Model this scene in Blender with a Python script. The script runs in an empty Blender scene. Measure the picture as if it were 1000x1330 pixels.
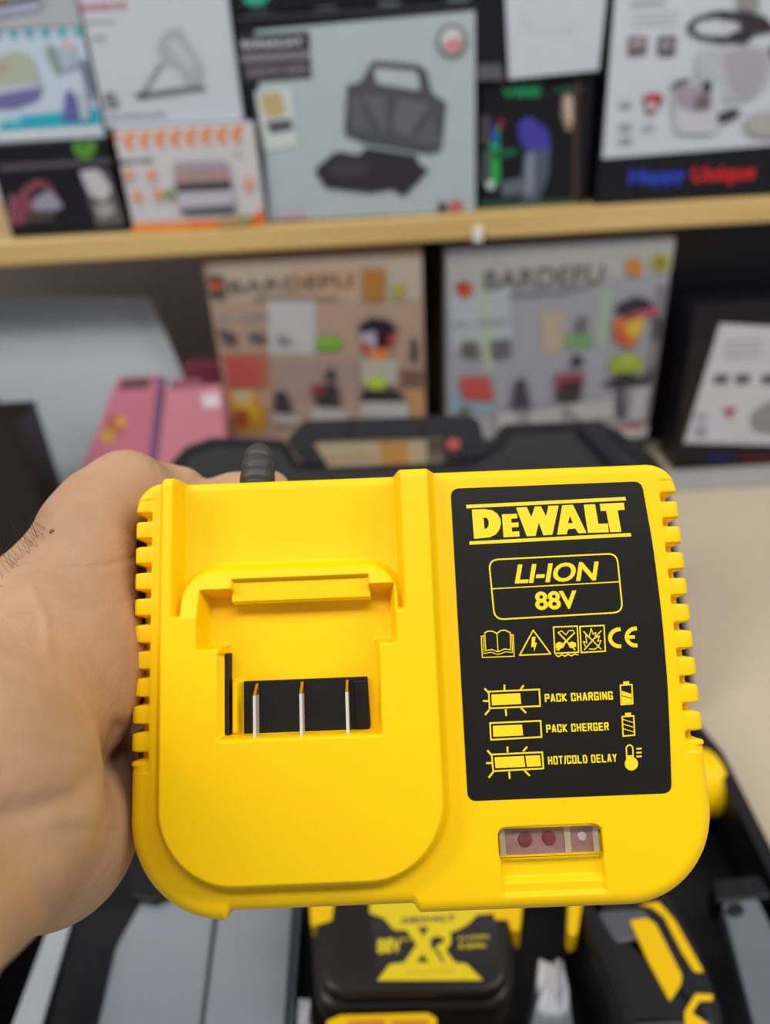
import bpy, bmesh, math, random
import numpy as np
from mathutils import Matrix, Vector

random.seed(4)
S = bpy.context.scene
COL = S.collection

# ------------------------------------------------------------------ camera
FPX = 1000.0
up = np.array([-92, 1588, 1000.0]); up /= np.linalg.norm(up)        # world Z seen by the camera
xr = np.array([1, -up[0] / up[1], 0.0]); xr /= np.linalg.norm(xr)   # world X seen by the camera
yr = np.cross(up, xr)                                               # world Y seen by the camera
CAMPOS = np.array([0, 0, 1.46])
W2C = np.array([xr, yr, up])      # rows: world axes in camera coords -> world = W2C @ cam


def ray(px, py):
    return W2C @ np.array([(px - 500) / FPX, -(py - 665) / FPX, -1.0])


def cam_pt(px, py, z):
    return CAMPOS + ray(px, py) * z


def at_y(px, py, y):
    r = ray(px, py); return CAMPOS + r * (y / r[1])


def at_z(px, py, z):
    r = ray(px, py); return CAMPOS + r * ((z - CAMPOS[2]) / r[2])


cd = bpy.data.cameras.new('camera'); cam = bpy.data.objects.new('camera', cd); COL.objects.link(cam)
m = Matrix.Identity(4)
for i in range(3):
    for j in range(3):
        m[i][j] = W2C[i, j]
    m[i][3] = CAMPOS[i]
cam.matrix_world = m
cd.sensor_fit = 'VERTICAL'; cd.sensor_height = 36; cd.lens = 36 * FPX / 1330
cd.clip_start = 0.01
cd.dof.use_dof = True; cd.dof.focus_distance = 0.231; cd.dof.aperture_fstop = 6.2
S.camera = cam

# ------------------------------------------------------------------ light and exposure
w = bpy.data.worlds.new('shop_ambience'); S.world = w; w.use_nodes = True
w.node_tree.nodes['Background'].inputs[0].default_value = (0.80, 0.88, 1.0, 1)
w.node_tree.nodes['Background'].inputs[1].default_value = 0.42
S.view_settings.view_transform = 'Standard'; S.view_settings.look = 'None'
S.view_settings.gamma = 1; S.view_settings.use_curve_mapping = False
S.view_settings.exposure = -0.50


def area(name, loc, target, sx, sy, power, col):
    l = bpy.data.lights.new(name, 'AREA'); l.shape = 'RECTANGLE'; l.size = sx; l.size_y = sy
    l.energy = power; l.color = col
    o = bpy.data.objects.new(name, l); COL.objects.link(o); o.location = loc
    o.rotation_euler = (Vector(target) - Vector(loc)).to_track_quat('-Z', 'Y').to_euler()
    return o


area('ceiling_lamp', (-1.3, 0.0, 2.6), (-0.1, 0.3, 1.2), 0.22, 1.1, 24, (1.0, 0.96, 0.90))
area('ceiling_lamp', (1.3, 0.0, 2.6), (0.1, 0.3, 1.2), 0.22, 1.1, 22, (1.0, 0.96, 0.90))
area('ceiling_lamp', (0.0, -0.25, 2.8), (0.0, 0.3, 1.2), 1.4, 0.25, 20, (1.0, 0.97, 0.93))


# ------------------------------------------------------------------ helpers
def lin(c):
    c = c.lstrip('#')
    v = [int(c[i:i + 2], 16) / 255 for i in (0, 2, 4)]
    return tuple(x / 12.92 if x < 0.04045 else ((x + 0.055) / 1.055) ** 2.4 for x in v) + (1,)


MATS = {}


def mat(name, col, rough=0.5, metal=0.0, var=0.06, scale=20, bump=0.0, bscale=400, spec=0.5, trans=0.0, coat=0.0):
    if name in MATS: return MATS[name]
    mt = bpy.data.materials.new(name); mt.use_nodes = True
    nt = mt.node_tree; b = nt.nodes['Principled BSDF']
    c = lin(col) if isinstance(col, str) else tuple(col) + (1,)
    b.inputs['Roughness'].default_value = rough; b.inputs['Metallic'].default_value = metal
    b.inputs['Specular IOR Level'].default_value = spec
    b.inputs['Transmission Weight'].default_value = trans
    b.inputs['Coat Weight'].default_value = coat
    tc = nt.nodes.new('ShaderNodeTexCoord')
    if var > 0:
        n = nt.nodes.new('ShaderNodeTexNoise'); n.inputs['Scale'].default_value = scale
        r = nt.nodes.new('ShaderNodeMapRange'); r.inputs[3].default_value = 1 - var; r.inputs[4].default_value = 1 + var
        mx = nt.nodes.new('ShaderNodeMix'); mx.data_type = 'RGBA'; mx.blend_type = 'MULTIPLY'; mx.inputs[0].default_value = 1
        nt.links.new(tc.outputs['Object'], n.inputs['Vector']); nt.links.new(n.outputs['Fac'], r.inputs[0])
        mx.inputs[6].default_value = c; nt.links.new(r.outputs[0], mx.inputs[7])
        nt.links.new(mx.outputs[2], b.inputs['Base Color'])
    else:
        b.inputs['Base Color'].default_value = c
    if bump > 0:
        n2 = nt.nodes.new('ShaderNodeTexNoise'); n2.inputs['Scale'].default_value = bscale; n2.inputs['Detail'].default_value = 3
        bp = nt.nodes.new('ShaderNodeBump'); bp.inputs['Strength'].default_value = bump; bp.inputs['Distance'].default_value = 0.0004
        nt.links.new(tc.outputs['Object'], n2.inputs['Vector']); nt.links.new(n2.outputs['Fac'], bp.inputs['Height'])
        nt.links.new(bp.outputs[0], b.inputs['Normal'])
    MATS[name] = mt
    return mt


def ink(col, rough=0.45):
    return mat('ink_' + col.strip('#'), col, rough, var=0.05, scale=35)


class Frame:
    """A plane in the world: origin, two in-plane axes and a normal towards the viewer."""
    def __init__(s, o, ax, ay):
        s.o = np.array(o, float); s.x = np.array(ax, float); s.x /= np.linalg.norm(s.x)
        s.y = np.array(ay, float); s.y -= (s.y @ s.x) * s.x; s.y /= np.linalg.norm(s.y)
        s.n = np.cross(s.x, s.y)

    def px(s, px, py, h=0.0):
        r = ray(px, py); o = s.o + s.n * h
        t = ((o - CAMPOS) @ s.n) / (r @ s.n)
        q = CAMPOS + r * t - s.o
        return (float(q @ s.x), float(q @ s.y))

    def matrix(s):
        m = Matrix.Identity(4)
        for i in range(3):
            m[i][0], m[i][1], m[i][2], m[i][3] = s.x[i], s.y[i], s.n[i], s.o[i]
        return m


def tag(o, label=None, cat=None, group=None, kind=None):
    if label: o['label'] = label
    if cat: o['category'] = cat
    if group: o['group'] = group
    if kind: o['kind'] = kind
    return o


def empty(name, frame, label, cat, group=None):
    o = bpy.data.objects.new(name, None); COL.objects.link(o); o.empty_display_size = 0.02
    o.matrix_world = frame.matrix() if isinstance(frame, Frame) else Matrix.Translation(Vector(frame))
    tag(o, label, cat, group)
    return o


def text_geo(body, bold=0.0, cache={}):
    k = (body, bold)
    if k in cache: return cache[k]
    cu = bpy.data.curves.new('t', 'FONT'); cu.body = body; cu.size = 1; cu.offset = bold; cu.resolution_u = 4
    o = bpy.data.objects.new('t', cu); COL.objects.link(o)
    dg = bpy.context.evaluated_depsgraph_get(); me = bpy.data.meshes.new_from_object(o.evaluated_get(dg))
    V = np.array([v.co[:2] for v in me.vertices]); Fc = [list(p.vertices) for p in me.polygons]
    mn, mx = V.min(0), V.max(0); V = (V - mn) / (mx - mn)
    bpy.data.objects.remove(o); bpy.data.curves.remove(cu); bpy.data.meshes.remove(me)
    cache[k] = (V, Fc)
    return cache[k]


class MB:
    def __init__(s): s.v = []; s.f = []; s.mi = []; s.m = []; s.sm = []

    def slot(s, m):
        if m not in s.m: s.m.append(m)
        return s.m.index(m)

    def add(s, vs, fs, m, smooth=False):
        k = len(s.v); s.v += [tuple(map(float, p)) for p in vs]
        i = s.slot(m)
        for f in fs: s.f.append([k + a for a in f]); s.mi.append(i); s.sm.append(smooth)

    def poly(s, pts, h, m):                       # flat polygon
        h += (len(s.f) % 5) * 5e-6                # printed layers never share one plane
        s.add([(x, y, h) for x, y in pts], [list(range(len(pts)))], m)

    def prism(s, pts, h0, h1, m, taper=0.0, smooth=False):
        n = len(pts)
        a = sum(pts[i][0] * pts[(i + 1) % n][1] - pts[(i + 1) % n][0] * pts[i][1] for i in range(n))
        if a < 0: pts = pts[::-1]
        top = inset(pts, taper) if taper else pts
        vs = [(x, y, h0) for x, y in pts] + [(x, y, h1) for x, y in top]
        fs = [list(range(n))[::-1], list(range(n, 2 * n))] + [[i, (i + 1) % n, n + (i + 1) % n, n + i] for i in range(n)]
        s.add(vs, fs, m, smooth)

    def slab(s, pts, h0, h1, r, m, seg=4):         # prism with a rounded upper rim
        n = len(pts)
        a = sum(pts[i][0] * pts[(i + 1) % n][1] - pts[(i + 1) % n][0] * pts[i][1] for i in range(n))
        if a < 0: pts = pts[::-1]
        vs = [(x, y, h0) for x, y in pts]; fs = [list(range(n))[::-1]]
        rings = [(0, h1 - r)] + [(r * (1 - math.cos(t)), h1 - r + r * math.sin(t)) for t in [math.pi / 2 * (k + 1) / seg for k in range(seg)]]
        for d, h in rings:
            vs += [(x, y, h) for x, y in inset(pts, d)]
        for q in range(len(rings)):
            for i in range(n):
                j = (i + 1) % n
                fs.append([q * n + i, q * n + j, (q + 1) * n + j, (q + 1) * n + i])
        s.add(vs, fs, m, True)
        k = len(rings) * n
        s.add(vs[k:], [list(range(n))], m, False)

    def box(s, lo, hi, m):
        x0, y0, z0 = lo; x1, y1, z1 = hi
        s.prism([(x0, y0), (x1, y0), (x1, y1), (x0, y1)], z0, z1, m)

    def stroke(s, pts, w, h, m, closed=False):
        n = len(pts)
        for i in range(n if closed else n - 1):
            p = np.array(pts[i]); q = np.array(pts[(i + 1) % n]); d = q - p; L = np.linalg.norm(d)
            if L < 1e-9: continue
            d /= L; e = np.array([-d[1], d[0]]) * w / 2
            p = p - d * w * 0.35; q = q + d * w * 0.35
            s.poly([p - e, q - e, q + e, p + e], h, m)

    def text(s, body, x0, y0, x1, y1, h, m, shear=0.0, bold=0.0):
        V, Fc = text_geo(body, bold)
        W = x1 - x0; H = y1 - y0
        s.add([(x0 + a * (W - shear * H) + b * shear * H, y0 + b * H, h) for a, b in V], Fc, m)

    def tube(s, pts, rad, m, seg=16, caps=True):
        pts = [np.array(p, float) for p in pts]; n = len(pts)
        if not hasattr(rad, '__len__'): rad = [rad] * n
        vs = []; ref = None
        for i in range(n):
            t = pts[min(i + 1, n - 1)] - pts[max(i - 1, 0)]; t /= np.linalg.norm(t)
            if ref is None:
                ref = np.cross(t, [0, 0, 1]) if abs(t[2]) < 0.9 else np.cross(t, [1, 0, 0])
            ref = ref - (ref @ t) * t; ref /= np.linalg.norm(ref); bi = np.cross(t, ref)
            for k in range(seg):
                a = 2 * math.pi * k / seg
                vs.append(pts[i] + (ref * math.cos(a) + bi * math.sin(a)) * rad[i])
        fs = [[i * seg + k, i * seg + (k + 1) % seg, (i + 1) * seg + (k + 1) % seg, (i + 1) * seg + k] for i in range(n - 1) for k in range(seg)]
        if caps: fs += [list(range(seg))[::-1], list(range((n - 1) * seg, n * seg))]
        s.add(vs, fs, m, True)

    def build(s, name, parent=None, bevel=0.0, bseg=2, smooth_angle=None, label=None):
        me = bpy.data.meshes.new(name); me.from_pydata(s.v, [], s.f)
        for m_ in s.m: me.materials.append(m_)
        me.polygons.foreach_set('material_index', s.mi); me.polygons.foreach_set('use_smooth', s.sm); me.update()
        o = bpy.data.objects.new(name, me); COL.objects.link(o)
        if parent: o.parent = parent
        if bevel:
            b = o.modifiers.new('bevel', 'BEVEL'); b.width = bevel; b.segments = bseg; b.limit_method = 'ANGLE'
            b.angle_limit = math.radians(40); b.harden_normals = False
        if label: o['label'] = label
        return o


def inset(pts, d):
    n = len(pts); out = []
    for i in range(n):
        p = np.array(pts[i]); a = np.array(pts[i - 1]); b = np.array(pts[(i + 1) % n])
        e1 = p - a; e2 = b - p; e1 = e1 / (np.linalg.norm(e1) + 1e-12); e2 = e2 / (np.linalg.norm(e2) + 1e-12)
        n1 = np.array([-e1[1], e1[0]]); n2 = np.array([-e2[1], e2[0]]); k = n1 + n2
        k = k / max(0.35, (k @ k) / 2) if (k @ k) > 1e-6 else n1
        out.append(tuple(p + k * d))
    return out


def rnd(pts, r, seg=5):
    """polygon with rounded corners (r may be a list)"""
    n = len(pts); out = []
    rs = r if hasattr(r, '__len__') else [r] * n
    for i in range(n):
        p = np.array(pts[i], float); a = np.array(pts[i - 1], float) - p; b = np.array(pts[(i + 1) % n], float) - p
        la, lb = np.linalg.norm(a), np.linalg.norm(b); q = min(rs[i], la * .49, lb * .49)
        if q < 1e-7: out.append(tuple(p)); continue
        A = p + a / la * q; B = p + b / lb * q
        for k in range(seg + 1):
            t = k / seg; out.append(tuple((1 - t) ** 2 * A + 2 * t * (1 - t) * p + t * t * B))
    return out


def rect(x0, y0, x1, y1): return [(x0, y0), (x1, y0), (x1, y1), (x0, y1)]
def disc(x, y, rx, ry=None, n=24): return [(x + rx * math.cos(2 * math.pi * k / n), y + (ry or rx) * math.sin(2 * math.pi * k / n)) for k in range(n)]


# ------------------------------------------------------------------ the setting
def struct(name, lo, hi, m):
    b = MB(); b.box(lo, hi, m); o = b.build(name); o['kind'] = 'structure'; return o


CTR = 0.90
struct('floor', (-2.2, -2.0, -0.05), (2.2, 2.0, 0.0), mat('floor_tile', '#b9b4aa', .35, var=.05))
struct('wall_back', (-2.2, 1.24, 0.0), (2.2, 1.32, 2.9), mat('back_wall_paint', '#cfcacc', .75, var=.03, scale=4))

MATS['wood'] = wood = bpy.data.materials.new('pale_pine_wood'); wood.use_nodes = True
nt = wood.node_tree; b = nt.nodes['Principled BSDF']; b.inputs['Roughness'].default_value = .45
tc = nt.nodes.new('ShaderNodeTexCoord'); mp = nt.nodes.new('ShaderNodeMapping'); mp.inputs['Scale'].default_value = (1.2, 12, 45)
wv = nt.nodes.new('ShaderNodeTexNoise'); wv.inputs['Scale'].default_value = 3; wv.inputs['Detail'].default_value = 4
cr = nt.nodes.new('ShaderNodeValToRGB'); cr.color_ramp.elements[0].position = .3; cr.color_ramp.elements[1].position = .7
cr.color_ramp.elements[0].color = lin('#c2a262'); cr.color_ramp.elements[1].color = lin('#d6b878')
nt.links.new(tc.outputs['Object'], mp.inputs[0]); nt.links.new(mp.outputs[0], wv.inputs['Vector'])
nt.links.new(wv.outputs['Fac'], cr.inputs[0]); nt.links.new(cr.outputs[0], b.inputs['Base Color'])

SH = 1.262     # top of the upper shelf
b = MB(); b.box((-1.05, 0.984, SH - 0.030), (1.05, 1.2385, SH), wood)
tag(b.build('wooden_shelf', bevel=.003), 'long pale wooden shelf board carrying the row of appliance boxes', 'shelf')
b = MB(); b.box((-1.05, 0.02, 0.0), (1.05, 1.2385, CTR), mat('beige_counter', '#c9b9a1', .55, var=.03, scale=6))
tag(b.build('display_counter', bevel=.004), 'beige counter top under the open tool case and the lower boxes', 'counter')
for x in (-1.05, 1.02):
    b = MB(); b.box((x, 1.02, CTR + .001), (x + .03, 1.2385, SH - .031), wood)
    tag(b.build('shelf_upright'), 'pale wooden upright under an end of the shelf', 'shelf upright', 'uprights that carry the shelf')
b = MB()
cx, cz = at_y(620, 304, .983)[[0, 2]]
b.box((cx - .006, .9775, cz - .008), (cx + .006, .9835, cz + .009), mat('clip_white', '#e8e6e0', .4))
b.box((cx - .004, .976, cz + .002), (cx + .004, .9776, cz + .006), mat('clip_white', '#e8e6e0', .4))
tag(b.build('shelf_clip', bevel=.001), 'tiny white clip on the front edge of the wooden shelf', 'clip')

# ------------------------------------------------------------------ the battery charger (local units: mm, x right, y up, h towards viewer)
cv = np.array([-210, 5365, -1000.0]); cv /= np.linalg.norm(cv)
cx_ = np.array([1, .035, 0]); cx_ = cx_ - (cx_ @ cv) * cv; cx_ /= np.linalg.norm(cx_)
CHF = Frame(cam_pt(548, 900, .232), W2C @ cx_, W2C @ cv)
charger = empty('battery_charger', CHF, 'bright yellow battery charger with a black label held up in the left hand', 'charger')
MM = .001

yel = bpy.data.materials.new('yellow_moulded_plastic'); yel.use_nodes = True
nt = yel.node_tree; b = nt.nodes['Principled BSDF']
b.inputs['Base Color'].default_value = (0.98, 0.60, 0.0, 1); b.inputs['Roughness'].default_value = .42
b.inputs['Specular IOR Level'].default_value = .25
tc = nt.nodes.new('ShaderNodeTexCoord'); n1 = nt.nodes.new('ShaderNodeTexNoise'); n1.inputs['Scale'].default_value = 4200; n1.inputs['Detail'].default_value = 2
bp = nt.nodes.new('ShaderNodeBump'); bp.inputs['Strength'].default_value = .35; bp.inputs['Distance'].default_value = .00006
nt.links.new(tc.outputs['Object'], n1.inputs['Vector']); nt.links.new(n1.outputs['Fac'], bp.inputs['Height']); nt.links.new(bp.outputs[0], b.inputs['Normal'])


def sd_rr(X, Y, x0, y0, x1, y1, tl, tr, br, bl):
    """signed distance (inside positive) of a rectangle with four corner radii"""
    cx, cy = (x0 + x1) / 2, (y0 + y1) / 2
    px, py = X - cx, Y - cy
    r = np.where(px > 0, np.where(py > 0, tr, br), np.where(py > 0, tl, bl))
    qx = np.abs(px) - (x1 - x0) / 2 + r; qy = np.abs(py) - (y1 - y0) / 2 + r
    return -(np.minimum(np.maximum(qx, qy), 0) + np.hypot(np.maximum(qx, 0), np.maximum(qy, 0)) - r)


def sstep(a, b_, v):
    t = np.clip((v - a) / (b_ - a), 0, 1); return t * t * (3 - 2 * t)


def smin(a, b_, k):
    h = np.clip(.5 + .5 * (b_ - a) / k, 0, 1); return b_ + (a - b_) * h - k * h * (1 - h)


VENT_Y = [57.3 - 8.08 * i for i in range(10)]


def outline(X, Y):
    d = sd_rr(X, Y, -88, -62.4, 84, 68.4, 9, 9, 27, 29)
    lift = (sstep(-60, -58.2, X) - sstep(-5.5, -3, X)) * 2.6
    d = np.minimum(d, (Y + 62.4 - lift) * 1.0)
    side_ = np.clip((np.abs(X + 2) - 76) / 4, 0, 1)              # shallow dents of the vents in the silhouette
    for vy in VENT_Y:
        d = d - 1.7 * side_ * sstep(1.75, .85, np.abs(Y - vy))
    return d


HD = 6.5


def height(X, Y, d):
    z = np.zeros_like(X)
    # raised dock
    dk = sd_rr(X, Y, -80.2, -53.8, 7.4, 120, 5, 5, 25, 25)
    dock = HD * sstep(0, 3.4, dk)
    z = np.maximum(z, dock)
    # channel between the rails, with sloping plateau
    rail = sd_rr(X, Y, -74.6, 24.5, -3.6, 160, .5, .5, .5, .5)
    xc = (X + 39.1)
    plate = sd_rr(X, Y, -74.5, -60, -3.7, 42, 12, 12, 1, 1)
    slope = HD - np.clip((Y - 24.5) / 17.5, 0, 1) * 6.2
    floor_ = -4.2 + sstep(46, 70, Y) * 1.0
    chan = floor_ + (slope - floor_) * sstep(0, 3.2, plate)
    wl = np.clip(rail / 5.5, 0, 1)                               # slanted inner rail walls
    zr = HD - sstep(0, 1, wl) * (HD + 20)
    zc = np.maximum(chan, zr)
    z = np.where((rail > 0) & (Y > 24.5), np.minimum(z, zc), z)
    # T-shaped recess
    t1 = sd_rr(X, Y, -66.8, 14.9, -6.8, 33.4, .8, .8, .8, .8)
    t2 = sd_rr(X, Y, -60.2, -11.3, -12.2, 24, .8, .1, .1, .8)
    t3 = sd_rr(X, Y, -57.2, 29.2, -14.5, 36.5, .6, .6, .6, .6)
    fl = -6.0
    z = np.where(t3 > 0, np.minimum(z, z + (.5 - z) * sstep(0, .9, t3)), z)
    tt = np.maximum(t1, t2)
    side = np.clip(tt / np.where(t2 > t1, 1.2, 2.0), 0, 1)
    ledge = sd_rr(X, Y, -57.2, 29.2, -14.5, 60, .3, .3, .3, .3)
    zt = z + (fl - z) * sstep(0, 1, side)
    zt = np.where(ledge > 0, np.maximum(zt, .5 - 0 * zt), zt)
    z = np.where(tt > 0, zt, z)
    sl = sd_rr(X, Y, -60.2, -10.2, -58.8, 13.8, .2, .2, .2, .2)   # guide slot
    z = np.where(sl > 0, -16.0, z)
    rib = sd_rr(X, Y, -58.6, -10.8, -55.2, 6, .3, .3, .3, .3)
    z = np.where(rib > 0, np.maximum(z, fl + 3.6 * sstep(0, 1.2, rib)), z)
    # window pocket and thumb scoop
    wp = sd_rr(X, Y, 20.2, -47.9, 50.6, -39.2, 2.5, 2.5, .3, .3)
    z = np.where(wp > 0, z - 4.2 * sstep(0, .5, wp), z)
    sc = sd_rr(X, Y, 20.4, -58.2, 50.8, -40, .5, .5, 1, 1)
    scz = -2.6 + 1.7 * sstep(-52.8, -54.6, Y) if False else -2.6 + 1.7 * sstep(0, 1, (-53.0 - Y) / 1.8)
    z = np.where((sc > 0) & (wp <= 0), z + scz * sstep(0, 1.1, sc), z)
    # fine mould seam
    se = np.exp(-((X - 40) / .35) ** 2) * (Y < -33) * (Y > -39.4)
    z = z - .18 * se
    # vents on both sides: ribs with deep gaps
    xr_ = sstep(77.2, 78.4, X) + sstep(-81.6, -82.6, X) if False else np.clip((X - 78.0) / .8, 0, 1) + np.clip((-82.3 - X) / .8, 0, 1)
    for vy in VENT_Y:
        g = np.clip((1.35 - np.abs(Y - vy)) / .3, 0, 1) * xr_
        z = z - 5.0 * g
    band = (Y < VENT_Y[0] + 5.5) * (Y > VENT_Y[-1] - 4.5) * (np.clip((X - 77.3) / 1.5, 0, 1) + np.clip((-81.6 - X) / 1.5, 0, 1))
    ph = np.abs(((Y - VENT_Y[0]) / 8.08 + .5) % 1 - .5) * 2
    z = z - band * (.35 + .5 * (1 - ph) ** 2)
    # rounded outer edge
    vb = (Y < VENT_Y[0] + 4) * (Y > VENT_Y[-1] - 3) * (np.abs(X) > 70)
    R = np.where(Y > 60, 3.0, np.where(vb, 2.6, 4.5))
    q = np.clip(d, 0, R)
    z = z - (R - np.sqrt(np.maximum(R * R - (R - q) ** 2, 0)))
    return z


STEP = .36
gx = np.arange(-89.5, 86, STEP); gy = np.arange(-64.5, 70.5, STEP)
X, Y = np.meshgrid(gx, gy, indexing='ij')
D = outline(X, Y)
ins = D > 0
q = ins[:-1, :-1].astype(int) + ins[1:, :-1] + ins[:-1, 1:] + ins[1:, 1:]
keep = q > 0
X2 = X.copy(); Y2 = Y.copy()
for _ in range(4):
    e_ = .02; D2 = outline(X2, Y2); gxn = (outline(X2 + e_, Y2) - D2) / e_; gyn = (outline(X2, Y2 + e_) - D2) / e_
    g2 = gxn ** 2 + gyn ** 2 + 1e-6; mv = np.where(ins, 0, np.clip(-D2 / np.sqrt(g2), -.3, .3))
    X2 = X2 + mv * gxn / np.sqrt(g2); Y2 = Y2 + mv * gyn / np.sqrt(g2)
Z = height(X2, Y2, np.maximum(outline(X2, Y2), 0))
idx = np.arange(X.size).reshape(X.shape)
a_, b_, c_, d_ = idx[:-1, :-1][keep], idx[1:, :-1][keep], idx[1:, 1:][keep], idx[:-1, 1:][keep]
quads = np.stack([a_, b_, c_, d_], 1)
used, inv = np.unique(quads, return_inverse=True); quads = inv.reshape(quads.shape)
V = np.stack([X2.ravel()[used], Y2.ravel()[used], Z.ravel()[used]], 1)
# boundary edges
E_ = np.concatenate([quads[:, [0, 1]], quads[:, [1, 2]], quads[:, [2, 3]], quads[:, [3, 0]]])
key = np.sort(E_, 1); _, fi, cnt = np.unique(key[:, 0].astype(np.int64) * 10 ** 7 + key[:, 1], return_index=True, return_counts=True)
BE = E_[fi[cnt == 1]]
nxt = {int(p): int(r) for p, r in BE}
loops = []; seen = set()
for s0 in nxt:
    if s0 in seen: continue
    L = [s0]; seen.add(s0); c = nxt[s0]
    while c != s0 and c not in seen and c in nxt: L.append(c); seen.add(c); c = nxt[c]
    loops.append(L)
loop = max(loops, key=len)
BACK = -33.0
Vl = V[loop]
cen = np.array([-2, 3.0])
rings = []
for hh, sc_ in ((-14, 1.0), (-15, .994), (-16, 1.0), (-27, .995), (-31, .975), (BACK, .945)):
    r_ = Vl.copy(); r_[:, :2] = cen + (r_[:, :2] - cen) * sc_; r_[:, 2] = np.minimum(hh, Vl[:, 2] - .5 if hh == -14 else hh); rings.append(r_)
allV = [V]; faces = quads.tolist(); base = list(loop); off = len(V); n = len(loop)
for r_ in rings:
    cur = list(range(off, off + n)); allV.append(r_); off += n
    for i in range(n):
        j = (i + 1) % n; faces.append([base[j], base[i], cur[i], cur[j]])
    base = cur
faces.append(base[::-1])
me = bpy.data.meshes.new('housing'); me.from_pydata((np.concatenate(allV) * MM).tolist(), [], faces)
me.materials.append(yel); me.polygons.foreach_set('use_smooth', [True] * (len(faces) - 1) + [False]); me.update()
housing = bpy.data.objects.new('housing', me); COL.objects.link(housing); housing.parent = charger


def chx(px, py, h=0): return CHF.px(px, py, h * MM)


def place(o):  # all charger parts are already in charger space
    o.parent = charger; return o


# black insert: the shade inside the guide slot put in as colour
blk = mat('black_plastic', '#171615', .38, var=.1, bump=.1, bscale=4000, spec=.3)
b = MB(); b.box((-60.35 * MM, -10.4 * MM, -16 * MM), (-58.7 * MM, 14 * MM, -3.2 * MM), mat('slot_shade_black', '#0b0a09', .6)); b.build('slot_shade_insert', charger, label='black insert standing for the shaded inside of a narrow slot')
# terminal block with three blades
tb = MB()
tp = [(-54.6, -11.2), (-16.9, -11.2), (-15.9, -9.2), (-16.4, 5.4), (-54.6, 5.4)]
tb.prism([(x * MM, y * MM) for x, y in tp], -8 * MM, -4.6 * MM, blk)
tb.prism([(x * MM, y * MM) for x, y in [(-20.6, -11.2), (-17.0, -11.2), (-16.0, -9.2), (-16.6, 4.2), (-20.6, 4.2)]], -4.6 * MM, -4.1 * MM, blk)
tbo = tb.build('terminal_block', charger, bevel=.0003, label='black terminal block')
silver = mat('blade_steel', '#dedcd6', .4, metal=.35)
brass = mat('blade_brass', '#c79a3c', .35, metal=.8)
for x in (-50.3, -36.4, -22.6):
    k = MB()
    prof = [(-11.0, 1.6), (1.2, 1.6), (1.2, -4.5), (-11.0, -4.5)]
    def bladepiece(prof, mt):
        vs = [((x - .42) * MM, y * MM, h * MM) for y, h in prof] + [((x + .42) * MM, y * MM, h * MM) for y, h in prof]
        nn = len(prof)
        k.add(vs, [list(range(nn)), list(range(nn, 2 * nn))[::-1]] + [[i, nn + i, nn + (i + 1) % nn, (i + 1) % nn] for i in range(nn)], mt)
    bladepiece(prof, silver)
    bladepiece([(1.2, 1.6), (4.6, -3.6), (4.6, -4.5), (1.2, -4.5)], brass)
    k.build('contact_blade', tbo, bevel=.00008, bseg=1, label='upright silver blade with a gold tip')

# ---- label
lab_black = mat('label_black', '#1b1917', .36, var=.1, scale=60, spec=.25)
ylab = mat('label_yellow', '#f2d50c', .5, var=.03)
pts = [(12.0, -31.4), (71.9, -31.4), (72.9, -18), (74.0, 0), (74.4, 20), (73.9, 42), (72.4, 62.5), (12.0, 62.5)]
pts = rnd([(x * MM, y * MM) for x, y in pts], [2.6 * MM, 2.6 * MM, 6 * MM, 6 * MM, 6 * MM, 6 * MM, 2.8 * MM, 2.8 * MM], 6)
b = MB(); b.prism(pts, -.05 * MM, .22 * MM, lab_black); label = b.build('label', charger, label='black rectangular label')
HL = .26 * MM


def lc(f, ox, oy):
    return lambda x, y: CHF.px(ox + x * f, oy + y * f, HL)


A = lc(.225, 600, 640)
g = MB()
for P in ([(24, 70), (942, 24), (948, 44), (26, 90)], [(42, 281), (974, 232), (978, 252), (44, 300)]):
    g.poly([A(*p) for p in P], HL, ylab)
# D with a counter, as outer ring
def ringpoly(outer, inner):
    n_ = len(outer)
    vs = [(*A(*p), HL) for p in outer] + [(*A(*p), HL) for p in inner]
    g.add(vs, [[i, (i + 1) % n_, n_ + (i + 1) % n_, n_ + i] for i in range(n_)], ylab)
ringpoly([(57, 97), (130, 94), (175, 101), (205, 122), (222, 152), (225, 180), (216, 212), (196, 240), (160, 257), (70, 266), (66, 220), (61, 150)],
         [(124, 144), (134, 143), (143, 146), (150, 155), (154, 166), (155, 178), (153, 190), (148, 200), (138, 208), (130, 210), (128, 190), (126, 165)])
g.poly([A(*p) for p in [(230, 125), (318, 121), (320, 147), (284, 150), (285, 173), (326, 171), (327, 198), (287, 200), (289, 225), (330, 222), (333, 252), (240, 258), (235, 190)]], HL, ylab)
g.poly([A(*p) for p in [(312, 86), (374, 82), (400, 140), (420, 80), (456, 78), (485, 135), (499, 75), (558, 74), (522, 242), (470, 246), (443, 172), (425, 249), (374, 251)]], HL, ylab)
ringpoly([(578, 73), (640, 69), (680, 150), (719, 232), (672, 234), (655, 207), (612, 210), (605, 239), (549, 242), (563, 160)],
         [(622, 138), (625, 138), (632, 156), (640, 174), (637, 175), (632, 175), (614, 176), (613, 175), (612, 175), (616, 160)])
g.poly([A(*p) for p in [(703, 69), (768, 66), (787, 179), (843, 177), (848, 228), (727, 232), (714, 150)]], HL, ylab)
g.poly([A(*p) for p in [(795, 64), (934, 57), (939, 98), (898, 101), (920, 225), (856, 228), (832, 104), (801, 106)]], HL, ylab)
g.build('maker_logo', label)

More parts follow.
